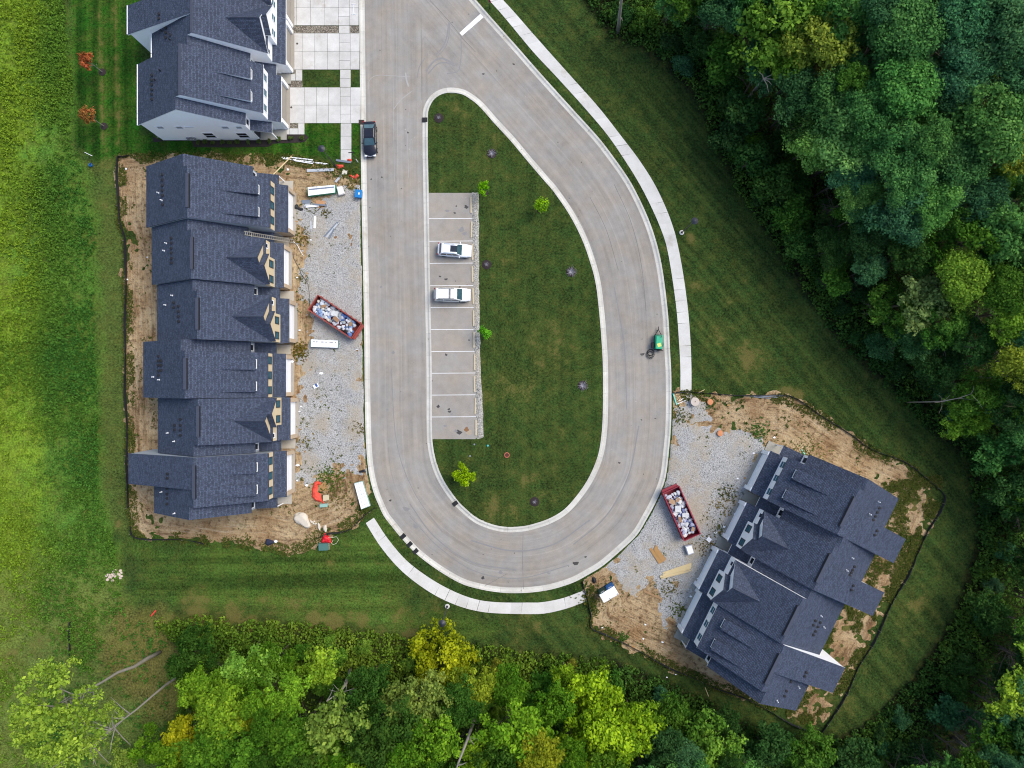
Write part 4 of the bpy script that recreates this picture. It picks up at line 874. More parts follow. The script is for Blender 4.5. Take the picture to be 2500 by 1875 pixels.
# ------------------------------------------------------------------ dumpsters and rubbish
bagv = []
for k in range(4):
    r_ = np.random.RandomState(60 + k); bm = bmesh.new(); bmesh.ops.create_icosphere(bm, subdivisions=2, radius=1)
    for v in bm.verts:
        s_ = 1 + .22 * math.sin(3 * v.co.x + k) * math.cos(4 * v.co.y + 2 * k) + r_.uniform(-.1, .1); v.co = Vector((v.co.x * s_, v.co.y * s_ * .8, v.co.z * s_ * .55))
    me = bpy.data.meshes.new('rubbish_bag'); bm.to_mesh(me); bm.free(); me.materials.append(m_objcol); bagv.append(me)
boxv = MB().box((0, 0, 0), (1, 1, 1)).mesh('carton', m_objcol)
def dumpster(label, px, py, rz, paint, seed, pal, what, ncart, dark=0):
    x, y = W(px, py, 1.5); rr = random.Random(seed)
    root = thing('dumpster', label, 'dumpster', (x, y, .05), rz); Ld, Wd, Hd = 7.15, 2.42, 1.55
    MB().box((0, 0, .2), (Ld, Wd - .1, .12)).build('floor', paint, root)
    for sg in (-1, 1):
        sw = MB().box((0, sg * (Wd / 2 - .04), .85), (Ld, .07, 1.3)).build('side_wall', paint, root)
        MB().box((0, sg * (Wd / 2 - .02), 1.52), (Ld, .14, .12)).build('top_rail', paint, root)
        for k in range(9): MB().box((-Ld / 2 + .4 + k * .79, sg * (Wd / 2 + .035), .85), (.1, .08, 1.2)).build('rib', paint, sw)
    MB().box((-Ld / 2 + .05, 0, .85), (.1, Wd - .06, 1.42)).build('end_wall', paint, root)
    dr = MB().box((Ld / 2 - .05, 0, .85), (.1, Wd - .06, 1.42)).build('door', paint, root)
    MB().box((Ld / 2 + .16, 0, 1.0), (.32, Wd * .92, .2)).build('door_beam', paint, dr)
    for sg in (-.5, .5): MB().box((Ld / 2 + .12, sg, .5), (.2, .12, .8)).build('hinge', m_tyre, dr)
    for sx in (-1, 1):
        for sg in (-1, 1):
            t = MB().lathe([(.1, -.1), (.14, -.08), (.14, .08), (.1, .1)], 10); t.v = [(a + sx * Ld * .4, sg * .7 + c, b + .13) for a, b, c in t.v]; t.build('wheel', m_tyre, root)
    ca, sa = math.cos(rz), math.sin(rz)
    def put(me, nm, lx, ly, z, sc, col, lab, cat, rot):
        o = inst(nm, me, None, (x + lx * ca - ly * sa, y + lx * sa + ly * ca, z), rot, sc, col); tag(o, lab, cat, what); o.rotation_euler.x = rr.uniform(-.25, .25); return o
    for i in range(16):
        for j in range(5):
            lx = -Ld / 2 + .6 + i * .4 + rr.uniform(-.12, .12); ly = -.84 + j * .42 + rr.uniform(-.1, .1)
            if lx > Ld / 2 - .6: continue
            sc = rr.uniform(.19, .36); c = rr.choice(pal); isdark = dark and j == 0 and i in (11, 13)
            if isdark: c = (.012, .012, .014); sc = .44
            put(bagv[rr.randrange(4)], 'rubbish_bag', lx, ly, rr.uniform(.85, 1.2) + .12 * math.sin(i), (sc, sc, sc * .9), c,
                ('shiny black rubbish bag in the rust-red dumpster' if isdark else 'crumpled pale rubbish bag in the ' + what.split(' in the ')[1]), 'rubbish bag', rr.uniform(0, 6))
    for i in range(ncart):
        lx, ly = rr.uniform(-2.6, 2.6), rr.uniform(-.6, .6); w = rr.uniform(.5, .95)
        put(boxv, 'flattened_carton', lx, ly, 1.36 + .03 * i, (w, w * rr.uniform(.5, .9), .1), C(*rr.choice([(178, 138, 100), (164, 122, 82), (190, 150, 110)])) if i % 2 == 0 else C(232, 232, 228), ('brown cardboard piece lying on rubbish in the ' if i % 2 == 0 else 'white foam sheet lying on rubbish in the ') + what.split(' in the ')[1], 'packaging', rr.uniform(0, 3))
    return root
dumpster('rust-red open dumpster heaped with white and blue bags', 817.5, 773.5, R(-33.5), M('rust_red_paint', C(168, 74, 62), .7, .2, 1.5), 5, [C(226, 230, 236), C(210, 218, 228), C(150, 176, 214), C(232, 226, 208), C(196, 200, 206), C(92, 128, 190), C(236, 238, 240), C(176, 186, 190)], 'rubbish in the rust-red dumpster', 5, 1)
dumpster('dark red open dumpster heaped with cardboard and white foam', 1664, 1253.5, R(114), M('dark_red_paint', C(158, 38, 58), .55, .18, 1.5), 6, [C(240, 240, 240), C(232, 234, 238), C(214, 216, 226), C(190, 192, 214), C(236, 236, 230), C(120, 130, 170)], 'rubbish in the dark red dumpster', 9)

# ------------------------------------------------------------------ building material and litter on the plots
def plank(name, label, cat, a, b, w, t, mat, z=.05, group=None, za=None, zb_=None):
    (ax, ay), (bx, by) = W(*a, za or 0), W(*b, zb_ or 0); A, B = Vector((ax, ay, (za or z) + t / 2)), Vector((bx, by, (zb_ or z) + t / 2))
    d = (B - A); l = d.length; d.normalize(); s_ = d.cross(Vector((0, 0, 1))).normalized(); u = s_.cross(d)
    c = (A + B) / 2; mb = MB(); M4 = Matrix(((d.x, s_.x, u.x, 0), (d.y, s_.y, u.y, 0), (d.z, s_.z, u.z, 0), (0, 0, 0, 1)))
    mb.box((0, 0, 0), (l, w, t), M4=M4); o = mb.build(name, mat, None, False, min(w, t) * .12); o.location = c
    return tag(o, label, cat, group)
m_pine = M('fresh_pine', C(232, 208, 156), .8, .1, 1.5); m_gsid = M('grey_siding', C(128, 138, 150), .6, .1); m_lsid = M('pale_grey_siding', C(204, 208, 212), .6, .08); m_card = M('cardboard', C(186, 142, 86), .85, .1, 1.2); m_osb = M('osb_board', C(206, 156, 112), .85, .15, 3)
def T(x, y): return (680 + x / 8.295, 360 + y / 8.295)
plank('roof_brace', 'long pine board leaning from ground onto the porch roof', 'board', T(265, 180), q2(1383, 222), .14, .05, m_pine, za=.05, zb_=3.05)
for i, (a, b) in enumerate([((65, 195), (700, 265)), ((70, 212), (960, 345)), ((80, 228), (1015, 338)), ((240, 205), (705, 258)), ((330, 275), (705, 335))]):
    plank('siding_strip', 'long white siding strip in the fan of strips on the grass edge', 'siding strip', T(*a), T(*b), .12, .03, m_white, .05 + .03 * i, 'white siding strips on the grass edge')
plank('siding_bundle', 'pale grey siding bundle lying on the soil', 'siding', T(580, 475), T(1125, 455), .38, .12, m_lsid, .04)
plank('siding_offcut', 'grey siding offcut poking from a white sheet', 'siding', T(1155, 705), T(1285, 550), .3, .06, m_lsid, .05)
plank('foam_sheet', 'cream square sheet lying on the verge near the lamp post', 'sheet', T(1290, 500), T(1395, 510), .65, .05, M('cream_sheet', C(236, 230, 206), .7), .1)
plank('siding_offcut', 'slate grey siding offcut beside the orange netting on the walk end', 'siding', T(1165, 260), T(1470, 305), .28, .05, m_gsid, .06)
plank('siding_offcut', 'slate grey siding offcut on top of the scrap heap', 'siding', T(480, 1110), T(665, 1100), .5, .05, m_gsid, .15)
plank('siding_offcut', 'narrow slate grey strip lying across the brown board of the scrap heap', 'siding', T(715, 1160), T(1000, 1185), .22, .04, m_gsid, .3)
plank('scrap_board', 'reddish brown board at the top of the scrap heap', 'board', T(760, 1120), T(955, 1130), .55, .04, m_osb, .2)
plank('scrap_board', 'reddish brown board under the scrap heap near the road side', 'board', T(800, 1215), T(950, 1220), .7, .04, m_osb, .04)
plank('white_board', 'white trim board in the scrap heap', 'board', T(565, 1210), T(830, 1185), .25, .04, m_white, .22)
plank('white_board', 'white square panel in the scrap heap', 'panel', T(520, 1160), T(640, 1175), .5, .04, m_lsid, .1)
plank('scrap_stick', 'dark bent stick poking out of the scrap heap', 'stick', T(520, 1230), T(720, 1340), .07, .05, m_bark, .08)
plank('scrap_stick', 'dark stick crossing beneath the brown scrap board', 'stick', T(730, 1335), T(890, 1195), .07, .05, m_bark, .12)
plank('white_post', 'white square post lying beside the garage of the ladder townhouse', 'post', T(745, 1400), T(735, 1640), .30, .12, m_white, .05)
plank('white_post', 'short thin white post lying on stony ground', 'post', T(655, 1500), T(665, 1660), .2, .1, m_lsid, .05)
plank('pine_offcut', 'pale pine offcut continuing a white post', 'board', q2(1720, 660), q2(1715, 770), .14, .05, m_pine, .07)
for i, (a, b, c) in enumerate([((1910, 605), (1795, 725), m_gsid), ((1905, 620), (1815, 730), m_lsid), ((1880, 660), (1840, 740), m_gsid)]):
    plank('grey_flashing', 'grey flashing strip in the small sheaf on the gravel', 'flashing', q2(*a), q2(*b), .22, .04, c, .08 + .04 * i, 'grey flashing strips on the gravel')
def wrapped(name, label, quad, h, side, zt=.12, lines=2):
    P = WP(quad, h); c = (sum(p[0] for p in P) / 4, sum(p[1] for p in P) / 4)
    root = thing(name, label, 'lumber pack', (c[0], c[1], .03)); Q = [(p[0] - c[0], p[1] - c[1]) for p in P]
    for k in (.2, .8):
        a = Vector(Q[0]).lerp(Vector(Q[1]), k); b = Vector(Q[3]).lerp(Vector(Q[2]), k); MB().tube([(a.x, a.y, .06), (b.x, b.y, .06)], .06, 4).build('skid', m_pine, root)
    w = MB().prism(Q, zt, h).build('wrap', side, root, bevel=.03)
    s = .96; MB().prism([(a * s, b * s) for a, b in Q], h, h + .012).build('wrap_top', m_white, root)
    for k in range(1, lines + 1):
        t = k / (lines + 1); a = Vector(Q[0]).lerp(Vector(Q[1]), t) * .97; b = Vector(Q[3]).lerp(Vector(Q[2]), t) * .97
        MB().tube([(a.x, a.y, h + .02), (b.x, b.y, h + .02)], .02, 4).build('strap', M('pale_strap', C(190, 196, 200), .6), root)
    return root, Q
m_gwrap = M('green_white_wrap', C(52, 150, 108), .5, .15, 1.5); m_wwrap = M('white_wrap', (.72, .74, .76), .5, .06)
ra, Q = wrapped('lumber_pack', 'green-sided white wrapped lumber pack on the soil edge', [T(580, 805), T(1150, 755), T(1155, 915), T(595, 985)], .75, m_gwrap)
a = Vector(Q[0]).lerp(Vector(Q[3]), .28) * .95; b = Vector(Q[1]).lerp(Vector(Q[2]), .28) * .95; MB().box(((a.x + b.x) / 2, (a.y + b.y) / 2, .78), ((b - a).length * .95, .17, .03), math.atan2(b.y - a.y, b.x - a.x)).build('print_band', M('slate_print', C(128, 140, 158), .6), ra)
def Bx(x, y): return (740 + x / 10.37, 700 + y / 10.37)
rb, Q = wrapped('lumber_pack', 'white wrapped lumber pack with black print beside the rust-red dumpster', [Bx(190, 1330), Bx(895, 1360), Bx(890, 1550), Bx(185, 1525)], .6, M('teal_wrap', C(120, 160, 160), .5, .1))
A0, A1, A3 = Vector(Q[0]), Vector(Q[1]), Vector(Q[3]); ex = (A1 - A0); ey = (A3 - A0)
for gx in (.10, .13, .16, .22, .24, .40, .43, .46, .55, .57, .70, .73, .76, .79, .89, .91):
    c = A0 + ex * gx + ey * .3; MB().box((c.x, c.y, .62), (.07, .16, .01), math.atan2(ex.y, ex.x) + rnd.uniform(-.3, .3)).build('printed_mark', M('grey_print', C(120, 124, 130), .6), rb)
def Cx(x, y): return (700 + x / 7.54, 1140 + y / 7.54)
wrapped('lumber_pack', 'white wrapped lumber pack standing on the soil close to the kerb', [Cx(1240, 300), Cx(1390, 260), Cx(1535, 720), Cx(1370, 785)], .7, M('pale_green_wrap', C(170, 205, 190), .5, .1), lines=3)
def pallet(label, quad, h, mat, name='pallet_load'):
    P = WP(quad, h); c = (sum(p[0] for p in P) / 4, sum(p[1] for p in P) / 4); Q = [(p[0] - c[0], p[1] - c[1]) for p in P]
    r = thing(name, label, 'pallet load', (c[0], c[1], .04))
    mid = [(Vector(Q[0]).lerp(Vector(Q[3]), k), Vector(Q[1]).lerp(Vector(Q[2]), k)) for k in (.08, .5, .92)]
    for a, b in mid: MB().tube([(a.x, a.y, .06), (b.x, b.y, .06)], .06, 4).build('bearer', m_pine, r)
    MB().prism(Q, .12, h).build('load', mat, r, bevel=.05); MB().prism([(a * .8, b * .8) for a, b in Q], h, h + .05).build('cover', m_white, r, bevel=.02)
    return r
r = pallet('pallet with white carton and torn wrapping beside the green-sided lumber pack', [T(1170, 800), T(1290, 775), T(1350, 940), T(1215, 975)], .5, M('offwhite_carton', C(220, 214, 206), .7, .15, 3))
def Ex(x, y): return (1560 + x / 13.82, 1310 + y / 13.82)
pallet('grey pallet box with white cover beside the cardboard sheets', [Ex(1550, 320), Ex(1780, 270), Ex(1870, 560), Ex(1660, 640)], .7, M('grey_carton', C(196, 196, 202), .6, .08))
pl = WP([q4(478, 1098), q4(497, 1078), q4(517, 1095), q4(500, 1118)]); tag(MB().prism(pl, .05, .2).build('foam_block', m_white), 'small white foam block on browned weeds', 'foam block')
for i, (q, lab) in enumerate([([(330, 410), (405, 365), (470, 430), (770, 830), (745, 880), (665, 915)], 'straight-edged brown cardboard sheet on the gravel'), ([(490, 400), (560, 265), (600, 300), (640, 400), (890, 720), (885, 775), (790, 850), (700, 740), (560, 560), (500, 440)], 'ragged-edged brown cardboard sheet on the gravel')]):
    tag(MB().prism(WP([Ex(*p) for p in q]), .17 + .03 * i, .20 + .03 * i).build('cardboard_sheet', m_card), lab, 'cardboard')
lum = [((800, 1225), (1755, 905)), ((850, 1235), (1745, 960)), ((790, 1290), (1735, 1010)), ((830, 1330), (1730, 1060)), ((700, 1340), (1500, 1190)), ((740, 1390), (1740, 1120)), ((740, 1405), (1600, 1190))]
for i, (a, b) in enumerate(lum):
    plank('lumber_board', 'pale pine board in the loose lumber stack on the gravel', 'board', Ex(*a), Ex(*b), .26 if i < 5 else .12, .06, m_pine, .14 + .05 * (i % 3), 'pine boards of the loose lumber stack')
tag(MB().tube([(*W(*q2(*p)), .09) for p in [(1545, 850), (1552, 900), (1570, 935), (1600, 985), (1610, 1025), (1645, 1070), (1668, 1110), (1678, 1180), (1678, 1280)]], .035, 5).build('hose', m_black), 'black hose snaking along the garages toward the rust-red dumpster', 'hose')
tag(MB().tube([(*W(*q2(*p)), .1) for p in [(1545, 760), (1580, 790), (1600, 830), (1630, 880)]], .035, 5).build('hose', m_white), 'white hose lying in browned weeds at the ladder foot', 'hose')
tag(MB().tube([(*W(*q2(*p)), .1) for p in [(1560, 775), (1600, 780), (1635, 800)]], .03, 5).build('hose', m_lsid), 'short pale hose end beside the ladder foot', 'hose')
tag(MB().box((*W(*q3(1548, 422)), .2), (.7, .5, .24), .5).build('printed_box', m_white), 'white box with blue flap lying on dusty gravel', 'box'); MB().box((.12, .06, .13), (.3, .46, .02)).build('flap', M('blue_print', C(60, 100, 170), .6), bpy.data.objects['printed_box'], loc=(*W(*q3(1548, 422)), .2), rz=.5)
for lab, p in (('round drain cap in the driveway of the end house', (1552, 725)), ('round drain cap in the driveway of the gabled house', (1592, 295)), ('round drain cap in the driveway cut off by the picture edge', (1568, 117))):
    t = thing('cleanout_cover', lab, 'drain', (*W(*c1(*p)), .03)); MB().lathe([(.14, -.02), (.14, .015), (.1, .02)], 14).build('lid', m_bark, t)
for lab, a, b in (('white bar lying lengthwise on the driveway', (1974, 28), (1974, 98)), ('short white crossbar nearest the gravel strip', (1960, 98), (1988, 98)), ('short white crossbar at the far end of the white bar', (1960, 30), (1988, 30))): plank('white_bar', lab, 'bar', c1(*a), c1(*b), .07, .05, m_white, .045)
scr = [q2(*p) for p in [(1575, 600), (1690, 750), (1580, 1055), (1505, 180), (1270, 205), (195, 175), (365, 890), (205, 1070), (1500, 1620), (2065, 1640), (1600, 1480)]] + [q3(*p) for p in [(1375, 245), (1430, 735), (1440, 570), (1427, 605), (1415, 995), (1845, 165), (1585, 330), (1410, 1105), (1255, 1545), (370, 1360), (1200, 960), (1480, 1140)]] + [q4(*p) for p in [(690, 685), (740, 683), (670, 925), (540, 1050), (940, 410), (630, 190), (420, 1360), (600, 1010), (800, 515), (520, 550)]] + [q5(*p) for p in [(600, 738), (485, 620), (195, 640), (400, 770), (690, 955), (630, 975), (470, 715), (1360, 1190), (790, 430)]]
for k, p in enumerate(scr):
    X, Y = W(*p); r_ = rnd.uniform(.12, .3); a0 = rnd.uniform(0, 6); n = rnd.choice([4, 5, 6]); pts = [(r_ * math.cos(a0 + q * 6.283 / n) * rnd.uniform(.6, 1.2), r_ * .7 * math.sin(a0 + q * 6.283 / n) * rnd.uniform(.6, 1.2)) for q in range(n)]
    w_ = 'left' if p[0] < 1250 else 'right'; tag(MB().prism(pts, .0, .05).build('litter_scrap', m_white if k % 4 else m_card, None, loc=(X, Y, .09)), ('small pale litter scrap strewn around the unfinished row' if w_ == 'left' else 'small pale litter scrap strewn around the wood row'), 'litter', 'litter scraps around the ' + ('unfinished row' if w_ == 'left' else 'wood row'))
# leaning ladder
def Zx(x, y): return (540 + x / 11.06, 540 + y / 11.06)
lt = Vector((*W(*Zx(630, 320), 7.4), 7.4)); lb = Vector((*W(*Zx(1960, 540), .1), .02)); ld = thing('ladder', 'long aluminium extension ladder leaning on the gabled roof', 'ladder', tuple(lb))
dv = (lt - lb); sv = dv.cross(Vector((0, 0, 1))).normalized() * .22; m_alu = M('aluminium', C(200, 194, 180), .4, .08, metal=.4)
for sg in (-1, 1): MB().tube([sv * sg, dv + sv * sg], .055, 5).build('rail', m_alu, ld)
for k in range(26): MB().tube([dv * ((k + .5) / 26) - sv, dv * ((k + .5) / 26) + sv], .035, 5).build('rung', m_alu, ld)
# portable toilets
def toilet(label, px, py, rz, col):
    x, y = W(px, py, 2.3); t = thing('portable_toilet', label, 'portable toilet', (x, y, .02), rz)
    b = MB().box((0, 0, 1.15), (1.1, 1.1, 2.1)).build('cabin', M('plastic_' + label.split()[0], col, .45, .08), t, bevel=.05)
    MB().box((0, 0, .06), (1.2, 1.25, .12)).build('skid', m_tyre, t)
    d = MB().box((0, .57, 1.1), (.8, .05, 1.85)).build('door', M('plastic_' + label.split()[0], col), t, bevel=.02); MB().box((.3, .61, 1.1), (.06, .05, .16)).build('handle', m_black, d)
    MB().box((0, .60, 1.7), (.5, .02, .22)).build('label_panel', m_white, d)
    rf = MB().extr([(-.58, -.62, 2.2), (.58, -.62, 2.2), (.58, -.62, 2.24), (0, -.62, 2.34), (-.58, -.62, 2.24)], (0, 1.24, 0)).build('roof', m_white, t); MB().lathe([(.05, 2.1), (.05, 2.5)], 8, (.42, -.48, 0)).build('vent_pipe', m_tyre, rf)
toilet('blue portable toilet with white roof beside a green one', 1496, 1446, R(30.5), C(10, 130, 215)); toilet('green portable toilet with white roof beside a blue one', 1477.8, 1457, R(30.5), C(8, 84, 76))
# trailer machine on the road
def Yx(x, y): return (1560 + x / 18.44, 790 + y / 18.44)
x, y = W(*Yx(890, 830), .8); tr = thing('compressor_trailer', 'green tow-behind compressor on black trailer parked on the loop road', 'compressor', (x, y, -.095), R(-2)); m_grn = M('bright_green_cowl', C(16, 186, 134), .4, .06)
MB().box((0, 0, .42), (1.1, 2.1, .12)).build('chassis', m_tyre, tr)
mb = MB().extr([(-.5, -.95, .48), (.5, -.95, .48), (.5, -.95, 1.1), (.4, -.95, 1.25), (-.4, -.95, 1.25), (-.5, -.95, 1.1)], (0, 1.9, 0)); cw = mb.build('cowl', m_grn, tr, bevel=.05)
MB().box((0, .82, 1.262), (.7, .1, .02)).build('slot_or_shadow_strip', m_black, cw); MB().lathe([(.05, 1.2), (.05, 1.42)], 8, (.26, .68, 0)).build('exhaust', m_black, cw)
MB().box((-.72, -.45, .55), (.3, .75, .6)).build('reel_box', m_tyre, tr); 
for sg in (-1, 1):
    t = MB().lathe([(.15, -.1), (.3, -.1), (.32, 0), (.3, .1), (.15, .1)], 14); t.v = [(sg * .62 + c, a - .3, b + .32) for a, b, c in t.v]; w = t.build('wheel', m_tyre, tr)
    t = MB().lathe([(.05, -.09), (.15, -.11), (.15, .11), (.05, .12)], 8); t.v = [(sg * .62 + c, a - .3, b + .32) for a, b, c in t.v]; t.build('rim', m_rim, w)
for sg in (-1, 1): MB().tube([(sg * .42, 1.0, .42), (0, 1.75, .42)], .05, 6).build('drawbar', m_tyre, tr)
MB().tube([(0, 1.7, .42), (0, 2.15, .42)], .045, 6).build('hitch', m_tyre, tr); MB().tube([(0, 1.7, .0), (0, 1.7, .45)], .05, 6).build('jockey_leg', m_tyre, tr); MB().tube([(-.1, -1.15, .45), (.75, -1.15, .45)], .06, 5).build('rear_bar', m_tyre, tr)
pts = [(-.95 + .45 * math.cos(a * .35) + .12 * math.sin(a * .11), -1.35 - .05 * a * .12 + .42 * math.sin(a * .35) - .1 * math.cos(a * .13), .05 + .002 * a) for a in range(90)]
MB().tube(pts, .032, 5).build('hose_coil', m_black, tr)
MB().box((.0, -.42, 1.27), (.52, .5, .015), .35).build('paper_sheet', M('yellow_sheet', C(244, 240, 130), .8), tr)
# lamp posts
def lamp_post(label, bx, by, h, foot=True):
    x, y = W(bx, by); t = thing('lamp_post', label, 'lamp post', (x, y, 0)); mm = M('dark_post_metal', C(52, 54, 60), .5, .1)
    if foot: MB().lathe([(.33, -.1), (.33, .12), (.28, .16)], 18).build('footing', m_walk, t)
    MB().box((0, 0, .18), (.28, .28, .06)).build('base_plate', mm, t)
    MB().tube([(0, 0, .1), (0, 0, h)], [.075, .055], 8).build('pole', mm, t)
    a = math.atan2(y, x); hd = MB().box((0, 0, h + .22), (.42, .42, .46), a, .7).build('lantern', mm, t); MB().lathe([(.46, h + .45), (.3, h + .55), (.08, h + .68)], 12).build('lantern_cap', mm, hd)
    for s_ in (-1, 1): MB().tube([(0, 0, h - .25), (s_ * .5, 0, h - .05), (s_ * .55, 0, h + .1)], .03, 5).build('bracket', mm, t)
lamp_post('dark lamp post on round white footing beside the east pavement', 1664, 568, 6.3); lamp_post('dark lamp post on round white footing below the south pavement', 1092, 1480, 6.3)
lamp_post('dark lamp post with orange netting wrapped at its foot', 818.6, 404.6, 6.4, False)
def sign(label, bx, by, h, rz, col, name='street_sign'):
    x, y = W(bx, by); t = thing(name, label, 'sign', (x, y, 0), rz); MB().tube([(0, 0, -.1), (0, 0, h)], .045, 6).build('post', m_black, t)
    mb = MB(); r = .38; o8 = [(r * math.cos(R(22.5 + 45 * k)), .05, h - .35 + r * math.sin(R(22.5 + 45 * k))) for k in range(8)]; mb.extr(o8, (0, .02, 0)); mb.build('plate', col, t)
sign('red sign plate on black post in the verge by the stop bar', 1195, 22, 2.3, R(-45), M('sign_red', C(196, 62, 78), .5, .05), 'stop_sign')
t = thing('street_sign', 'black finger post with white lower sleeve beside the kerb of the black sedan', 'sign', (*W(874, 396), 0)); MB().tube([(0, 0, -.1), (0, 0, 1.4)], .05, 6).build('sleeve', m_white, t); MB().tube([(0, 0, 1.4), (0, 0, 3.9)], .045, 6).build('post', m_black, t); MB().box((0, 0, 3.95), (.75, .05, .22), .1).build('blade', m_black, t)
# utility boxes, rocks, netting, reels
def ubox(label, quad, h, col, name='utility_box'):
    P = WP(quad, h); c = (sum(p[0] for p in P) / len(P), sum(p[1] for p in P) / len(P)); r = thing(name, label, 'utility box', (c[0], c[1], .02)); Q = [(p[0] - c[0], p[1] - c[1]) for p in P]
    MB().prism([(a * 1.12, b * 1.12) for a, b in Q], -.05, .08).build('pad', SH['right']['slab'], r); MB().prism(Q, .08, h - .1).build('cabinet', col, r, bevel=.03); MB().prism([(a * 1.05, b * 1.05) for a, b in Q], h - .1, h).build('lid', col, r, bevel=.03)
ubox('large green transformer cabinet at the grass edge', [Cx(585, 1415), Cx(745, 1412), Cx(750, 1535), Cx(590, 1540)], .8, M('transformer_green', C(84, 128, 118), .5, .06)); ubox('small pale green telecom pedestal on the soil', [Cx(605, 690), Cx(740, 680), Cx(745, 735), Cx(610, 745)], .6, M('pale_green_box', C(160, 200, 184), .5, .06)); ubox('tan concrete box lid half under the orange net', [Cx(665, 530), Cx(765, 515), Cx(778, 605), Cx(670, 632)], .35, M('tan_lid', C(224, 206, 168), .8, .08))
tag(MB().prism(WP([Cx(590, 320), Cx(720, 280), Cx(760, 435), Cx(610, 450)]), .05, .1).build('brown_board', m_card), 'brown board beside the orange net', 'board')
def rock(label, px, py, rx, ry, rz, hh, col, seed, name='rock', group=None):
    r_ = np.random.RandomState(seed); bm = bmesh.new(); bmesh.ops.create_icosphere(bm, subdivisions=3, radius=1); ph = r_.rand(6) * 6
    for v in bm.verts:
        k = 1 + .16 * math.sin(2.3 * v.co.x + ph[0]) * math.sin(2.9 * v.co.y + ph[1]) + .09 * math.sin(5 * v.co.x + ph[2] + 3 * v.co.z) + r_.uniform(-.03, .03); q = v.co * k
        v.co = Vector((q.x * rx, q.y * ry, max(-.3, min(.8, q.z)) * hh))
    me = bpy.data.meshes.new(name); bm.to_mesh(me); bm.free(); me.materials.append(col); x, y = W(px, py)
    return tag(inst(name, me, None, (x, y, .05), rz), label, 'rock', group)
m_lime = M('limestone', C(228, 216, 196), .9, .12, 1.5)
rock('large pale limestone boulder on the soil', *Cx(290, 965), 1.35, .85, R(-48), .6, m_lime, 3, 'boulder'); rock('oval pale stone near the red tarp', *Cx(713, 1133), .28, .5, 0, .3, m_lime, 4); rock('narrow pale stone between boulder and oval stone', *Cx(600, 1095), .2, .5, R(12), .25, m_lime, 5)
for i in range(7): rock('small pale rubble stone beside the limestone boulder', *Cx(440 + 17 * i, 1010 + rnd.uniform(-25, 50)), .12, .14, i, .15, m_lime, 10 + i, 'rubble_stone', 'rubble stones beside the boulder')
def Jx(x, y): return (x / 2.458, 1200 + y / 2.458)
for i in range(22):
    rock('cream stone of the pile at the meadow edge', *Jx(*[(rnd.uniform(-9, 9) + q_[0], rnd.uniform(-7, 7) + q_[1]) for q_ in [(645, 505), (660, 520), (650, 530), (670, 490), (685, 480), (700, 475), (715, 480), (725, 495), (728, 510), (712, 500), (695, 495), (680, 505), (700, 510), (715, 515), (660, 510), (640, 500), (690, 488), (705, 488), (722, 487), (675, 515), (655, 495), (668, 528)]][i]), .15 + .1 * rnd.random(), .12 + .07 * rnd.random(), rnd.uniform(0, 3), .2, M('cream_stone', C(226, 206, 188), .9, .12, 2), 30 + i, 'field_stone', 'cream stones of the pile')
def cloth(name, label, quad_px, amp, col, seed, cat, z=.1):
    P = WP(quad_px); x0, x1 = min(p[0] for p in P), max(p[0] for p in P); y0, y1 = min(p[1] for p in P), max(p[1] for p in P); gx = np.arange(x0 - .1, x1 + .1, .06); gy = np.arange(y0 - .1, y1 + .1, .06); X, Y = np.meshgrid(gx, gy, indexing='ij')
    d = sdist(X, Y, P) + (fbm(X, Y, 1.5, seed) - .5) * .25; Z = z + np.clip(d * 1.2, -.15, .25) + amp * (fbm(X, Y, 2.2, seed + 1, 3) - .4)
    return tag(inst(name, grid_mesh(name, gx, gy, Z, col, d > 0)), label, cat)
m_net = M('orange_net', C(244, 84, 60), .7, .25, 6)
cloth('safety_net', 'crumpled orange safety net lying on soil', [Cx(500, 280), Cx(560, 262), (Cx(640, 280)), Cx(635, 330), Cx(575, 330), Cx(570, 460), Cx(630, 500), Cx(640, 560), Cx(690, 665), Cx(520, 605), Cx(470, 560), Cx(475, 420)], .35, m_net, 91, 'safety net')
cloth('red_tarp', 'bright red crumpled tarp next to the transformer cabinet', [Cx(700, 1215), Cx(745, 1250), Cx(810, 1310), Cx(815, 1390), Cx(740, 1400), Cx(650, 1375), Cx(640, 1290)], .35, M('red_tarp', C(236, 34, 48), .6, .12, 3), 92, 'tarp')
cloth('safety_net', 'orange net bundle at the foot of the lamp post', [T(1170, 350), T(1320, 345), T(1310, 400), T(1200, 425)], .3, m_net, 93, 'safety net'); cloth('safety_net', 'orange net scrap on the end of the house walk', [T(1365, 240), T(1470, 235), T(1480, 280), T(1380, 270)], .25, m_net, 94, 'safety net'); cloth('safety_net', 'orange net scrap with black hose near the kerb', [T(1430, 555), T(1490, 560), T(1530, 615), T(1590, 545), T(1630, 590), T(1560, 630), T(1470, 600)], .25, m_net, 95, 'safety net')
cloth('black_sheet', 'black plastic sheet bunched by the scrap heap', [T(335, 1180), T(375, 1160), T(430, 1220), T(505, 1230), T(510, 1290), T(440, 1280), T(340, 1240)], .3, m_black, 96, 'plastic sheet'); cloth('black_sheet', 'dark landscape fabric scrap at the soil edge', [Cx(-135, 0)] and [q3(1180, 1560), q3(1190, 1530), q3(1240, 1540), q3(1240, 1560), q3(1200, 1575)], .2, M('navy_fabric', C(40, 46, 70), .8, .2), 97, 'fabric'); cloth('black_sheet', 'black bag heap beside the drain by the portable toilets', [(1446, 1409), (1452, 1410), (1455, 1418), (1450, 1423), (1446, 1417)], .25, m_black, 98, 'bag'); cloth('black_sheet', 'dark plastic scrap at the gravel end by the kerb', [q3(1855, 1035), q3(1900, 1025), q3(1905, 1045), q3(1860, 1048)], .2, m_black, 99, 'plastic scrap')
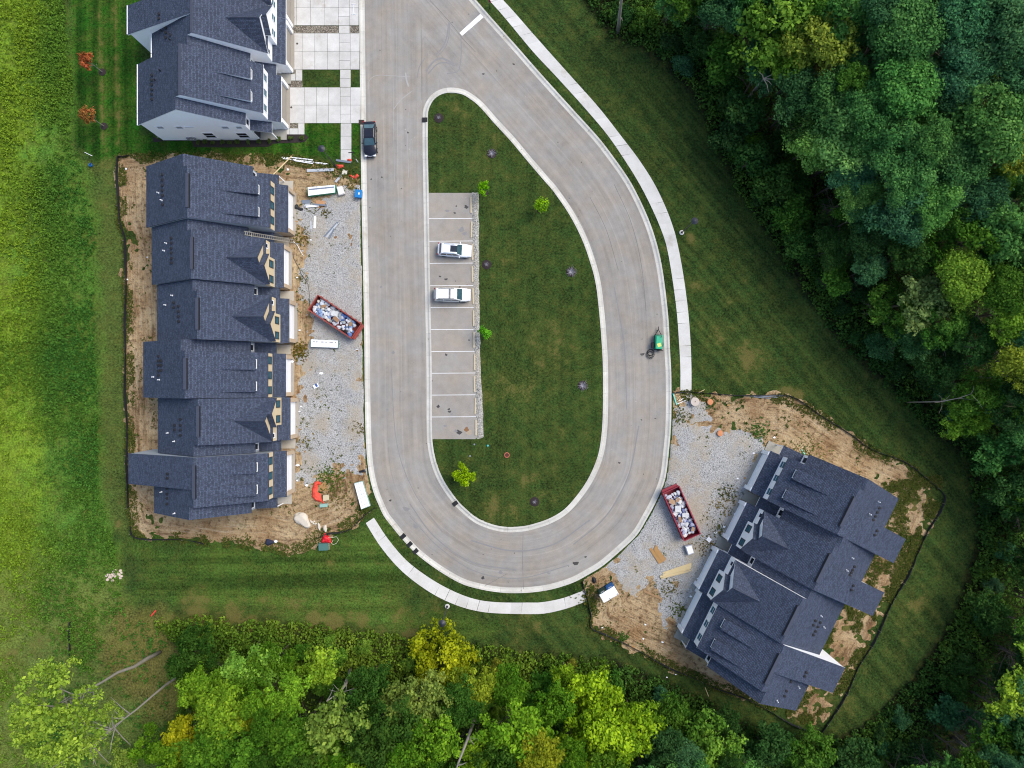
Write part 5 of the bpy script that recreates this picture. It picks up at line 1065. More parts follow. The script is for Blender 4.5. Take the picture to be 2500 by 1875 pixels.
pts = [Vector((*W(*Cx(730, 1300)), .25)), Vector((*W(*Cx(850, 1290)), .3)), Vector((*W(*Cx(920, 1280)), .12)), Vector((*W(*Cx(955, 1340)), .08)), Vector((*W(*Cx(920, 1400)), .08)), Vector((*W(*Cx(860, 1430)), .1)), Vector((*W(*Cx(825, 1400)), .1)), Vector((*W(*Cx(860, 1340)), .12))]
tag(MB().tube(pts, .035, 5).build('cable', M('pale_cable', C(228, 226, 190), .6)), 'pale looped cable beside the red tarp', 'cable')
# cable reel, stumps, stakes
x, y = W(1696.3, 980.7, .5); r = thing('cable_reel', 'wooden cable reel lying flat on gravel', 'cable reel', (x, y, .05)); m_reel = M('reel_wood', C(222, 206, 190), .8, .1, 2)
MB().lathe([(.58, 0), (.6, .05), (.58, .1)], 24).build('bottom_flange', m_reel, r); MB().lathe([(.28, .1), (.28, .55)], 16).build('drum', m_reel, r); MB().lathe([(.58, .55), (.6, .6), (.58, .66)], 24).build('top_flange', m_reel, r); MB().lathe([(.07, .66), (.07, .68)], 8).build('hub', m_bark, r)
m_or = M('orange_lid', C(228, 148, 96), .7, .15, 3)
for lab, px in (('orange round lid standing beside the cable reel', (1734, 981.5)), ('orange round lid at the gravel edge below the soil bank', (1758.5, 1058))):
    x, y = W(*px, .35); t = thing('round_cover', lab, 'cover', (x, y, .03)); MB().lathe([(.36, -.05), (.36, .22)], 18).build('riser', m_tyre, t); MB().lathe([(.4, .22), (.42, .26), (.38, .32), (.1, .35)], 18).build('lid', m_or, t)
def Sx(x, y): return (1590 + x / 13.82, 940 + y / 13.82)
m_teal = M('mint_pipe', C(120, 226, 200), .5, .08)
plank('mint_pipe', 'mint green pipe lying by the kerb end of the silt fence', 'pipe', Sx(725, 280), Sx(850, 670), .16, .12, m_teal, .06)
for i, (a, b) in enumerate([((820, 310), (1030, 255)), ((820, 320), (1180, 350)), ((800, 230), (775, 370)), ((850, 520), (950, 380)), ((930, 540), (1090, 440)), ((865, 640), (1150, 515)), ((880, 560), (985, 430)), ((1560, 270), (1790, 155))]):
    plank('wood_stake', 'pale wooden stake from the scattered stakes by the pavement end', 'stake', Sx(*a), Sx(*b), .08, .05, m_white if i in (4, 5) else m_pine, .05 + .01 * i, 'stakes scattered by the pavement end')
for i, (a, b) in enumerate([((775, 130), (1000, 128)), ((800, 135), (910, 145)), ((830, 130), (960, 138))]): plank('grey_pipe', 'blue-grey pipe lying along the silt fence', 'pipe', q4(*a), q4(*b), .1, .08, m_gsid, .05 + .02 * i, 'pipes along the silt fence')
plank('mint_pipe', 'short mint green pipe leaning at the porch corner of the wood row', 'pipe', q4(1122, 490), q4(1145, 522), .14, .1, m_teal, .06)
plank('timber_post', 'buried tan timber beside the soil edge of the gravel', 'timber', q4(60, 1445), q4(185, 1500), .28, .15, M('weathered_tan', C(176, 140, 100), .9, .15), .0); plank('fallen_stake', 'fallen pine stake on the lawn outside the silt fence', 'stake', q5(888, 1045), q5(912, 1105), .09, .05, m_pine, .02); plank('white_pipe', 'thin white pipe on the grass near the meadow', 'pipe', (207, 372), (226, 381), .06, .05, m_white, .02); plank('red_cone', 'fallen red and white marker at the weedy lawn corner', 'marker', Jx(910, 745), Jx(938, 712), .2, .15, M('marker_red', C(226, 70, 50), .6), .05)
for lab, px, rr_ in (('turquoise plastic lid on the island lawn', (1191, 1088), .13), ('small grey valve cover near the parking bays', (1158, 1085), .12), ('small grey valve cover near the lime tree', (1147.5, 1113.5), .12)):
    x, y = W(*px); t = thing('valve_cover', lab, 'cover', (x, y, -.01)); MB().lathe([(rr_, -.05), (rr_, .03), (rr_ * .7, .04)], 14).build('lid', M('turquoise_lid', C(70, 200, 210), .5) if 'turq' in lab else M('cover_grey', C(140, 146, 156), .6), t)
x, y = W(*(1000 + 985 / 4.148, 900 + 875 / 4.148)); t = thing('terracotta_riser', 'round terracotta drain riser in the island lawn', 'drain', (x, y, -.01)); MB().lathe([(.38, -.05), (.38, .12), (.28, .14), (.26, .05)], 18).build('ring', M('terracotta', C(196, 112, 84), .8, .12), t); MB().lathe([(.25, -.02), (.25, .06)], 16).build('grate', M('rust_brown', C(92, 48, 36), .8, .2), t)
t = thing('blue_bucket', 'blue bucket standing at the meadow edge', 'bucket', (*W(224, 404), 0)); MB().lathe([(.2, 0), (.25, .35), (.22, .36), (.18, .06)], 12).build('shell', M('blue_plastic', C(26, 110, 180), .5), t); MB().tube([(-.24, 0, .35), (0, .1, .55), (.24, 0, .35)], .012, 4).build('handle', m_rim, t)
x, y = W(*T(1625, 945), .5); t = thing('blue_tote', 'blue plastic tote by the kerb on the gravel corner', 'tote', (x, y, .05), R(-5)); MB().box((0, 0, .35), (.85, .95, .7), 0, 1.08).build('tub', M('blue_tote', C(20, 134, 206), .45, .06), t, bevel=.08); MB().box((0, 0, .73), (.98, 1.08, .08)).build('rim', M('blue_tote', C(20, 134, 206)), t, bevel=.03); MB().box((.1, .0, .78), (.16, .3, .02)).build('sticker', m_white, t)
# drain inlets set in the kerbs
m_grate = M('iron_grate', C(40, 44, 48), .6, .2, 5, metal=.3)
def grate(label, px, py, l, w, rz, z=-.06, col=None):
    x, y = W(px, py); t = thing('drain_grate', label, 'drain', (x, y, z), rz); MB().box((0, 0, 0), (l, w, .12)).build('frame', col or m_grate, t)
    for k in range(5): MB().box((-l / 2 + (k + .5) * l / 5, 0, .075), (l / 9, w * .86, .03)).build('bar', m_tyre, t)
grate('iron drain grate in the island kerb near the loop tip', 1037.3, 292.5, .62, .72, R(90), .0); grate('iron drain grate in the island kerb near the irregular lime tree', 1111.5, 1229, .55, .74, R(-52), .0)
for i, (px, py, lab) in enumerate([(983, 1310.5, 'iron drain grate in the outer kerb with a white scrap on it'), (999, 1330, 'iron drain grate between two concrete lids in the outer kerb'), (1013.5, 1347, 'iron drain grate at the clogged end of the outer kerb inlet')]): grate(lab, px + 1, py - 1, .55, .78, R(-49), -.0)
grate('rusty inlet cover in the kerb behind the black sedan', 882.5, 298.5, .65, .74, R(90), -.0, M('rusty_inlet', C(110, 88, 78), .9, .2, 4))
# silt fences
m_silt = M('black_silt_fabric', (.014, .015, .018), .75, .3, 2); m_stake = M('grey_stake', C(150, 140, 126), .9, .15)
def fence(label, pts, h=.55, seed=0):
    P = catmull(WP(pts), .35); rr = random.Random(seed); r = thing('silt_fence', label, 'silt fence', (P[0][0], P[0][1], 0)); o = P[0]; mb = MB(); n = len(P); lean = [.1 * math.sin(i * .23 + seed) + rr.uniform(-.04, .04) for i in range(n)]
    nrm = offset_path(P, 1.0)
    for i, p in enumerate(P):
        nx, ny = nrm[i][0] - p[0], nrm[i][1] - p[1]; sg = h * (1 - .15 * abs(math.sin(i * .55)))
        for (d, z) in ((-.012, -.05), (-.012 + lean[i], sg), (.012 + lean[i], sg), (.012, -.05)): mb.v.append((p[0] - o[0] + nx * d, p[1] - o[1] + ny * d, z))
    for i in range(n - 1):
        for k in range(4): mb.f.append((i * 4 + k, i * 4 + (k + 1) % 4, (i + 1) * 4 + (k + 1) % 4, (i + 1) * 4 + k))
    mb.f.append((0, 1, 2, 3)); mb.f.append((4 * n - 1, 4 * n - 2, 4 * n - 3, 4 * n - 4)); mb.build('fabric', m_silt, r)
    for i in range(3, n, 7):
        p = P[i]; nx, ny = nrm[i][0] - p[0], nrm[i][1] - p[1]; a = Vector((p[0] - o[0] - nx * .05, p[1] - o[1] - ny * .05, -.1)); MB().tube([a, a + Vector((nx * lean[i], ny * lean[i], h + .35))], .03, 4).build('stake', m_stake, r)
fence('black silt fence between the meadow and the unfinished row', [(316, 380.5), (300, 383), (289, 386), (289, 432), (292, 480), (294.6, 541), (307, 583), (310, 661), (309, 752), (309, 834), (308, 900), (309, 969), (312, 1036), (313, 1120), (314, 1205), (315, 1239)], .6, 1)
fence('black silt fence along the soil beneath the rear-wing townhouse', [(319, 1284), (322.6, 1303), (338, 1313), (391, 1316), (440, 1317), (486, 1323), (500, 1328)], .5, 2); fence('black silt fence curving from the transformer to the kerb', [(776, 1314), (800, 1301), (823, 1299), (857, 1291), (878, 1272), (893, 1257), (917, 1240)], .6, 3)
fence('black silt fence round the corner of the wood row', [(1642, 958), (1687, 956), (1767, 964), (1912, 966), (1966, 987), (2020, 1025), (2074, 1061), (2125, 1094), (2201, 1126), (2255, 1162), (2302, 1206), (2295, 1242), (2266, 1292), (2237, 1354), (2212, 1408), (2185, 1455), (2134, 1560), (2098, 1622), (2072, 1676), (2051, 1716), (2008, 1784), (1993, 1787), (1935, 1767), (1870, 1731), (1816, 1702), (1780, 1689), (1736, 1676), (1689, 1653), (1635, 1629), (1577, 1598), (1527, 1571), (1483, 1549), (1443, 1531), (1440, 1495), (1431, 1452), (1423, 1419)], .45, 4)
fence('short black silt fence remnant at the meadow corner', [(175, 1517), (171.5, 1560), (174, 1614)], .55, 5)
# ------------------------------------------------------------------ trees and plants
def crown(name, seed, Rr, Hc, nmain, nsub, per, leaf, spread=1.0, sub=.2, mat=None, up=.3):
    "leaf clumps on the surface of a few big boughs: uneven outline, gaps between clumps"
    rs = np.random.RandomState(seed); P = []; Nn = []; T_ = []; Sz = []
    for k in range(nmain):
        a = k * 2.4 + rs.normal() * .3; e = np.arcsin(np.clip(rs.rand() * 1.15 - .15, -.15, .98)); rr = (.35 + .42 * rs.rand()) * spread
        c = np.array([np.cos(a) * np.cos(e) * Rr * rr, np.sin(a) * np.cos(e) * Rr * rr, np.sin(e) * Hc * .42 * (.6 + .5 * rs.rand())]); br = Rr * (.26 + .2 * rs.rand()); bt = rs.rand()
        for q in range(nsub):
            d0 = rs.normal(size=3); d0[2] += .45; d0 /= np.linalg.norm(d0); cc = c + d0 * np.array([1, 1, .75]) * br * (.55 + .6 * rs.rand()); lr = Rr * sub * (.45 + .85 * rs.rand()); n = max(8, int(per * (lr / (Rr * sub)) ** 1.7)); lt = rs.rand()
            d = rs.normal(size=(n, 3)); d[:, 2] += up; d /= np.linalg.norm(d, axis=1)[:, None]
            pq = cc + d * np.array([1, 1, .6]) * lr * (.35 + .85 * rs.rand(n))[:, None]
            nn = d * .8 + rs.normal(size=(n, 3)) * .5 + np.array([0, 0, .3]); nn /= np.linalg.norm(nn, axis=1)[:, None]
            P.append(pq); Nn.append(nn); T_.append(np.clip(.5 + (bt - .5) * .35 + (lt - .5) * .35 + rs.normal(size=n) * .17, 0, 1)); Sz.append(leaf * (.45 + 1.1 * rs.rand(n) ** 1.5))
    return leaf_mesh(name, np.concatenate(P), np.concatenate(Nn), np.concatenate(Sz), mat or m_leafobj, rs, 1.6, tint=np.concatenate(T_))
def trunk(name, seed, h, r0, ch, Rr, nl=9, mat=None, bend=.35):
    rs = random.Random(seed); mb = MB(); top = h * .86; n = 6
    cx = [(bend * math.sin(i * .9 + seed) * i / n, bend * math.cos(i * 1.1 + seed * 2) * i / n) for i in range(n + 1)]
    pts = [Vector((cx[i][0], cx[i][1], -.15 + (top + .15) * i / n)) for i in range(n + 1)]; mb.tube(pts, [r0 * (1.25 if i == 0 else 1) * (1 - .8 * i / n) for i in range(n + 1)], 7)
    for k in range(nl):
        t = rs.uniform(.42, .95); i = int(t * n); f = t * n - i; b = pts[i].lerp(pts[min(i + 1, n)], f); a = rs.uniform(0, 6.28); L_ = Rr * rs.uniform(.55, .95)
        e = Vector((math.cos(a) * L_, math.sin(a) * L_, L_ * rs.uniform(.25, .8))); m_ = b + e * .5 + Vector((rs.uniform(-.3, .3), rs.uniform(-.3, .3), .15)); rr = r0 * (1 - .75 * t) * .55
        mb.tube([b, m_, b + e], [rr, rr * .65, rr * .25], 5, False)
        for q in range(2):
            a2 = a + rs.uniform(-.9, .9); l2 = L_ * .45; mb.tube([m_, m_ + Vector((math.cos(a2) * l2, math.sin(a2) * l2, l2 * rs.uniform(.1, .6)))], [rr * .45, rr * .12], 4, False)
    return mb.mesh(name, mat or m_bark, True)
BIG = [crown('crown', 100 + k, 4.6, 6.5, 12, 13, 60, .33, sub=.175, spread=1.15) for k in range(5)]
FINE = [crown('crown', 120 + k, 4.6, 6.0, 11, 12, 120, .26, sub=.23) for k in range(5)]
THIN = [crown('crown', 140 + k, 4.4, 6.0, 10, 9, 42, .34, sub=.17, spread=1.1) for k in range(3)]
SML = [crown('crown', 160 + k, 2.4, 3.4, 8, 9, 60, .25, sub=.26) for k in range(4)]
TK = {20: [trunk('trunk', k, 18, .30, 7, 4.2, mat=m_barkpale if k == 1 else m_bark) for k in range(3)], 14: [trunk('trunk', 10 + k, 13, .22, 6, 3.8) for k in range(3)], 7: [trunk('trunk', 20 + k, 6.2, .12, 3, 2.0, 7) for k in range(3)]}
PAL = {'teal': (76, 124, 78), 'mid': (88, 142, 70), 'light': (118, 170, 86), 'yel': (138, 156, 54), 'dark': (58, 96, 46), 'lime': (146, 184, 56), 'gold': (154, 164, 44), 'grey': (124, 154, 86), 'leaf': (112, 154, 52), 'green': (80, 126, 44)}
LAB = {'teal': 'blue-green feathery tree', 'mid': 'mid green feathery tree', 'light': 'light green tree', 'yel': 'olive yellow tree', 'dark': 'dark green tree', 'lime': 'bright lime green tree', 'gold': 'golden yellow tree', 'grey': 'grey-green sparse tree', 'leaf': 'yellow-green leafy tree', 'green': 'deep green leafy tree'}
wood_edge = []
def tree_label(key, x, y, r_px, h):
    size = 'towering' if h >= 18 else 'tall' if h >= 14 else 'middling' if h >= 10 else 'low'
    wide = ' broad' if r_px > 78 else ' slim' if r_px < 56 else ''
    if x < -40: z = 'near the leaning meadow trees'
    elif y < -33 and x < 12: z = 'beyond the south pavement and lamp post'
    elif y < -26: z = 'behind the silt-fenced corner plot'
    elif y < 4: z = 'bordering the tapering end of the east lawn'
    else:
        d = sdist(np.array([x]), np.array([y]), WP(wood_edge))[0]; z = 'along the shaded edge of the east lawn' if d < 7 else 'deep inside the wood beyond the east lawn'
    return size + wide + ' ' + LAB[key] + ' ' + z
def tree(px, py, r_px, h, key, style='big', name='forest_tree', jit=True, label=None, group='trees of the wood', base=None):
    rr = random.Random(int(px * 7 + py * 13)); h0 = h
    for _ in range(4):
        x, y = W(px, py, h - 2.0); de = sdist(np.array([x]), np.array([y]), WP(wood_edge))[0]; h = min(h0, max(4.5, 4.5 + 1.25 * de))
    Rm = r_px * S * (1 - h / CAM_H); src = {'big': BIG, 'fine': FINE, 'thin': THIN, 'small': SML}[style]; rb = {'big': 4.6, 'fine': 4.6, 'thin': 4.4, 'small': 2.4}[style]; k = Rm / rb
    lb = label or tree_label(key, x, y, r_px, h); t = thing(name, lb, 'tree', (x, y, 0), rr.uniform(0, 6.28), lb + ' group')
    hc = {'big': 6.5, 'fine': 6.0, 'thin': 6.0, 'small': 3.4}[style] * k; c = PAL[key]; lowz = y < -28 and x < 16; c = (c[0] * 1.06, c[1] * 1.04, c[2] * .78) if lowz else c; j = rr.uniform(.85, 1.15) if jit else 1
    g = C(c[0] * rr.uniform(.95, 1.05), c[1], c[2] * rr.uniform(.9, 1.1), 1.15 * j)
    inst('crown', src[rr.randrange(len(src))], t, (0, 0, h - hc * .5), rr.uniform(0, 6.28), (k, k, k * rr.uniform(.9, 1.15)), g)
    th = 20 if h > 15 else 14 if h > 9 else 7; tk = TK[th][rr.randrange(3)]; inst('trunk', tk, t, (0, 0, 0), 0, (max(.7, k), max(.7, k), (h - hc * .25) / {20: 18, 14: 13, 7: 6.2}[th]))
    return t
edge = [(1412, -60), (1425, 0), (1440, 25), (1490, 90), (1560, 112), (1610, 150), (1655, 190), (1692, 218), (1720, 290), (1738, 360), (1768, 402), (1792, 455), (1835, 515), (1877, 584), (1911, 648), (1961, 707), (1995, 762), (2037, 821), (2063, 859), (2122, 901), (2177, 956), (2219, 1015), (2270, 1048), (2324, 1082), (2358, 1124), (2371, 1200), (2388, 1300), (2368, 1400), (2330, 1500), (2290, 1570), (2235, 1640), (2180, 1700), (2120, 1762), (2050, 1803), (1990, 1822), (1900, 1805), (1830, 1772), (1750, 1724), (1690, 1692), (1600, 1652), (1500, 1612), (1440, 1600), (1300, 1592), (1200, 1572), (1080, 1562), (980, 1550), (870, 1535), (700, 1515), (600, 1510), (500, 1505), (430, 1495), (380, 1515), (430, 1580), (480, 1640), (440, 1720), (400, 1800), (380, 1990)]
wood_edge += edge + [(2700, 1990), (2700, -60)]
D = 1.1302
right = [(1690, 60, 105, 19, 'leaf', 'big'), (1625, 60, 60, 17, 'mid', 'big'), (1765, 110, 70, 18, 'yel', 'big'), (1700, 150, 55, 17, 'leaf', 'big'), (1560, 40, 62, 15, 'teal', 'fine'), (1480, 20, 55, 14, 'green', 'big'), (1440, 25, 45, 12, 'mid', 'big'), (1850, 25, 70, 18, 'mid', 'big'), (1905, 30, 60, 20, 'teal', 'fine'), (1975, 60, 85, 21, 'mid', 'fine'),
    (2070, 40, 80, 21, 'teal', 'fine'), (2160, 60, 85, 21, 'teal', 'fine'), (2205, 150, 70, 20, 'teal', 'fine'), (2070, 150, 70, 20, 'teal', 'fine'), (1870, 120, 60, 17, 'mid', 'big'), (1960, 195, 85, 20, 'mid', 'fine'), (2060, 185, 60, 19, 'teal', 'fine'), (1640, 160, 62, 15, 'teal', 'fine'), (1715, 225, 65, 16, 'teal', 'fine'), (1790, 215, 70, 17, 'mid', 'fine'), (1880, 240, 62, 18, 'mid', 'fine'),
    (2140, 260, 100, 20, 'mid', 'fine'), (2195, 330, 60, 18, 'yel', 'big'), (1815, 320, 90, 20, 'light', 'fine'), (1745, 320, 65, 17, 'light', 'fine'), (1830, 435, 50, 17, 'light', 'fine'), (1940, 330, 75, 19, 'mid', 'fine'), (2000, 300, 60, 19, 'mid', 'fine'), (1740, 270, 50, 15, 'dark', 'big'), (2080, 350, 70, 18, 'mid', 'fine'), (1950, 400, 60, 17, 'mid', 'fine'), (1940, 470, 70, 16, 'teal', 'fine'), (2040, 420, 55, 15, 'teal', 'fine'),
    (2120, 440, 60, 16, 'teal', 'fine'), (2175, 500, 80, 17, 'mid', 'big'), (2100, 540, 75, 16, 'green', 'big'), (2200, 590, 55, 15, 'dark', 'big'), (1860, 520, 55, 13, 'dark', 'fine'), (1790, 540, 48, 11, 'dark', 'fine'), (1975, 550, 55, 13, 'dark', 'big'), (1985, 650, 75, 15, 'grey', 'thin'), (1920, 670, 55, 12, 'green', 'big'), (2075, 610, 70, 16, 'leaf', 'fine'), (2035, 690, 55, 13, 'green', 'big'), (2190, 690, 60, 16, 'leaf', 'fine'),
    (2180, 780, 60, 16, 'yel', 'fine'), (2110, 740, 55, 13, 'dark', 'big'), (2020, 780, 60, 11, 'dark', 'fine'), (2110, 850, 55, 12, 'green', 'big'), (2190, 870, 55, 14, 'dark', 'big'), (2080, 905, 52, 10, 'leaf', 'big'), (2150, 960, 68, 13, 'mid', 'big'), (2205, 990, 50, 14, 'green', 'big'), (2160, 1060, 55, 11, 'dark', 'big'), (2200, 1110, 60, 12, 'green', 'big'), (2190, 1200, 55, 12, 'dark', 'big'), (2205, 1290, 50, 12, 'dark', 'big'),
    (2165, 1400, 80, 16, 'lime', 'big'), (2120, 1470, 70, 16, 'lime', 'big'), (2200, 1490, 60, 15, 'leaf', 'big'), (2120, 1310, 48, 10, 'dark', 'big'), (2080, 1540, 55, 12, 'green', 'big'), (2160, 1590, 62, 13, 'dark', 'big'), (2060, 1620, 55, 12, 'green', 'big'), (1990, 1640, 50, 11, 'dark', 'big'), (1610, 240, 48, 8, 'dark', 'small'), (1560, 130, 52, 9, 'green', 'small'), (1575, 300, 42, 7, 'dark', 'small'), (1620, 350, 45, 8, 'dark', 'small'), (1665, 400, 48, 9, 'dark', 'small'), (1700, 470, 42, 8, 'green', 'small'), (1720, 540, 40, 7, 'dark', 'small'), (1800, 610, 40, 7, 'green', 'small')]
lower = [(545, 1440, 62, 14, 'light', 'big'), (480, 1530, 62, 13, 'leaf', 'big'), (400, 1590, 52, 13, 'gold', 'big'), (620, 1500, 52, 12, 'leaf', 'big'), (600, 1420, 45, 9, 'green', 'big'), (690, 1440, 50, 9, 'leaf', 'small'), (640, 1600, 65, 14, 'green', 'big'), (720, 1570, 85, 15, 'grey', 'thin'), (790, 1490, 55, 10, 'dark', 'big'), (900, 1520, 78, 14, 'grey', 'big'), (800, 1610, 60, 13, 'dark', 'big'), (955, 1420, 68, 12, 'gold', 'big'), (1020, 1475, 58, 12, 'yel', 'big'),
    (955, 1600, 55, 13, 'leaf', 'thin'), (890, 1620, 62, 13, 'green', 'big'), (1100, 1580, 82, 15, 'leaf', 'big'), (1100, 1480, 48, 9, 'green', 'big'), (1170, 1620, 55, 14, 'yel', 'big'), (1280, 1500, 75, 17, 'lime', 'big'), (1310, 1590, 85, 17, 'lime', 'big'), (1370, 1560, 55, 14, 'leaf', 'big'), (1200, 1520, 50, 9, 'green', 'big'), (1430, 1610, 55, 12, 'dark', 'big'), (1450, 1530, 45, 8, 'green', 'big'), (1540, 1625, 72, 13, 'leaf', 'big'), (1560, 1555, 45, 8, 'dark', 'big'), (1650, 1610, 58, 11, 'dark', 'big'), (1750, 1625, 58, 11, 'green', 'big'),
    (1840, 1640, 55, 10, 'dark', 'big'), (1920, 1650, 55, 11, 'green', 'big'), (520, 1610, 55, 13, 'green', 'big'), (330, 1610, 45, 12, 'leaf', 'thin'), (270, 1640, 48, 11, 'grey', 'thin'), (430, 1480, 38, 8, 'leaf', 'small'), (560, 1540, 45, 11, 'yel', 'big'), (1220, 1450, 30, 6, 'leaf', 'small')]
placed = []
for a in right + lower:
    X, Y = W(a[0] * D, a[1] * D, a[3] - 2.0); placed.append((X, Y, a[2] * D * S * (1 - a[3] / CAM_H))); tree(a[0] * D, a[1] * D, a[2] * D, a[3], a[4], a[5])
placed += [(*W(1162, 1740, 5), 2.6), (*W(1150, 1780, 9), 2.6), (*W(1130, 1835, 13), 2.6)]; frs = np.random.RandomState(5); fx = frs.uniform(-48, 66, 9000); fy = frs.uniform(-50, 50, 9000); fd = sdist(fx, fy, WP(wood_edge)); nf = 0
for X, Y, d_ in zip(fx, fy, fd):                      # close the canopy between the crowns placed by eye
    if d_ < 3.0 or nf >= 130: continue
    low = Y < -28 and X < 14; h = min(6.5 + d_ * 1.0, 13 if low else 16.5) * frs.uniform(.85, 1.12); rn = frs.uniform(2.1, 3.4)
    if any((X - a) ** 2 + (Y - b) ** 2 < (.5 * (r + rn)) ** 2 for a, b, r in placed): continue
    k = CAM_H / (CAM_H - h + 2); px, py = X * k / S + 1250, 937.5 - Y * k / S
    if not (-150 < px < 2650 and -150 < py < 2025): continue
    placed.append((X, Y, rn)); nf += 1
    tree(px, py, rn / S / (1 - h / CAM_H), h, ['green', 'leaf', 'dark', 'dark', 'green', 'green'][frs.randint(6)] if low else ['mid', 'teal', 'mid', 'dark', 'green', 'teal'][frs.randint(6)], 'big' if low or frs.rand() < .25 else 'fine')
# the two tall leaning trees at the meadow corner, bare trunks showing
AIRY = [crown('crown', 180 + k, 4.4, 4.0, 11, 7, 22, .36, sub=.17, spread=1.25) for k in range(3)]
def leaning(label, base, tip, h, crowns, seed, col, r0=.27):
    bx, by = W(*base); tx, ty = W(*tip, h); t = thing('leaning_tree', label, 'tree', (bx, by, 0)); rs = random.Random(seed); mb = MB(); n = 7; v = Vector((tx - bx, ty - by, h))
    pts = [v * (i / n) + Vector((rs.uniform(-.15, .15), rs.uniform(-.15, .15), 0)) * (i > 0) for i in range(n + 1)]; pts[0].z = -.2
    mb.tube(pts, [r0 * (1 - .85 * i / n) for i in range(n + 1)], 8)
    for k in range(18):
        f = rs.uniform(.62, .98); b = v * f; a = rs.uniform(0, 6.28); e = Vector((math.cos(a), math.sin(a), rs.uniform(.2, .8))) * rs.uniform(1.6, 3.8); mb.tube([b, b + e * .55 + Vector((0, 0, .1)), b + e], [.09, .055, .02], 5, False)
    mb.build('trunk', m_barkpale, t, True)
    for (px, py, r, hh, kk) in crowns:
        x, y = W(px, py, hh); k = r * S * (1 - hh / CAM_H) / 4.5; inst('crown', AIRY[kk % 3], t, (x - bx, y - by, hh), rs.uniform(0, 6), (k, k, k), C(*col, 1.15))
    return t
leaning('tall lime green tree whose bare pale trunk leans over the meadow corner', (392, 1592), (120, 1730), 19, [(115, 1700, 85, 18.5, 0), (165, 1760, 85, 19, 5), (75, 1770, 62, 17.5, 1), (215, 1715, 48, 18, 6), (140, 1640, 50, 17, 5), (110, 1815, 60, 18, 2)], 3, (146, 178, 62))
leaning('slender lime green tree with long bare trunk beside the tall leaning one', (470, 1622), (205, 1830), 17, [(215, 1790, 55, 16.5, 6), (170, 1830, 55, 16, 5), (270, 1740, 30, 14, 7)], 4, (140, 170, 60), .2)
# bare trunks standing among the crowns
def snag(label, pts, r0):
    b = W(*pts[0][:2]); t = thing('dead_tree', label, 'tree', (b[0], b[1], 0)); P = [Vector((W(x, y, h)[0] - b[0], W(x, y, h)[1] - b[1], h)) for x, y, h in pts]; P[0].z = -.2; n = len(P)
    mb = MB().tube(P, [r0 * (1 - .7 * i / (n - 1)) for i in range(n)], 7); mb.build('trunk', m_barkpale, t, True); rs = random.Random(len(label)); mb = MB()
    for k in range(7):
        i = rs.randrange(1, n); q = P[i]; a = rs.uniform(0, 6.28); e = Vector((math.cos(a), math.sin(a), rs.uniform(.1, .7))) * rs.uniform(.8, 2.2); mb.tube([q, q + e * .5 + Vector((.1, 0, .1)), q + e], [r0 * .3, r0 * .2, .015], 4, False)
    mb.build('branch', m_barkpale, t, True)
snag('thick dead trunk leaning among golden and lime trees of the lower wood', [(1172, 1702, 0), (1160, 1750, 6), (1143, 1800, 11), (1117, 1868, 16)], .34); snag('crooked bare trunk over the dark understory of the lower wood', [(848, 1640, 2), (846, 1668, 8), (830, 1690, 10), (797, 1712, 12)], .2)
snag('pale twin trunk rising from the wood edge past the picture border', [(1509, 78, 0), (1512, 40, 5), (1517, 0, 10), (1524, -40, 14)], .3); snag('short pale trunk showing under the olive yellow tree', [(1838, 228, 3), (1850, 210, 7), (1864, 192, 11)], .28); snag('bare forked branch tree over dark shrubs at the wood edge', [(2265, 985, 5), (2300, 980, 8), (2340, 972, 9), (2370, 962, 10)], .1); snag('grey bare sapling inside the wood near the clearing', [(2298, 795, 4), (2300, 820, 6), (2303, 848, 8)], .14)
# young trees
YNG = [crown('crown', 200 + k, 1.0, 1.5, 8, 6, 34, .15, sub=.28) for k in range(4)]; ytr = trunk('trunk', 55, 2.4, .075, 1.5, .8, 8, mat=m_barkpale, bend=.05)
mulch_ring = MB().lathe([(.52, -.05), (.5, .03), (.3, .07), (.05, .1)], 20).mesh('mulch_ring', m_mulch)
def young(label, bx, by, h, Rm, col, v, asp=1.2, bare=False, name='young_tree', tilt=None):
    x, y = W(bx, by); t = thing(name, label, 'tree', (x, y, 0)); inst('mulch_ring', mulch_ring, t, (0, 0, 0), 0, (1, 1, 1)); tk = inst('trunk', ytr, t, (0, 0, 0), v, (1, 1, h * .92 / 2.06))
    if tilt: tk.rotation_euler = tilt
    if not bare: inst('crown', YNG[v], t, (0, 0, h - Rm * asp * .6), v * 1.7, (Rm, Rm, Rm * asp), C(*col, 1.2))
    return t
young('young lime tree beside the top parking bay', 1183, 470, 2.6, .98, (126, 190, 28), 0); young('young lime tree standing alone on the island lawn near the curved kerb', 1320, 513, 2.6, 1.0, (140, 190, 34), 1); young('young bright green tree beside the middle parking bays', 1187, 815, 2.5, 1.0, (104, 178, 44), 2)
t = young('irregular lime tree with spreading branches at the rounded end of the island', 1134, 1156, 3.0, 1.25, (152, 190, 26), 3)
for dx, dy, r in ((-1.0, .1, .6), (1.1, -.1, .65), (-.15, 1.35, .6), (.3, -.8, .55)): inst('crown', YNG[rnd.randrange(4)], t, (dx, dy, 2.2), 1, (r, r, r), C(152, 190, 26, 1.2))
young('young red-leaved maple on the lawn behind the finished houses', 250, 176, 4.0, 1.1, (194, 120, 70), 0, 1.5); young('young orange-leaved maple on the lawn behind the finished houses', 254, 308, 4.3, 1.05, (180, 128, 70), 1, 1.6)
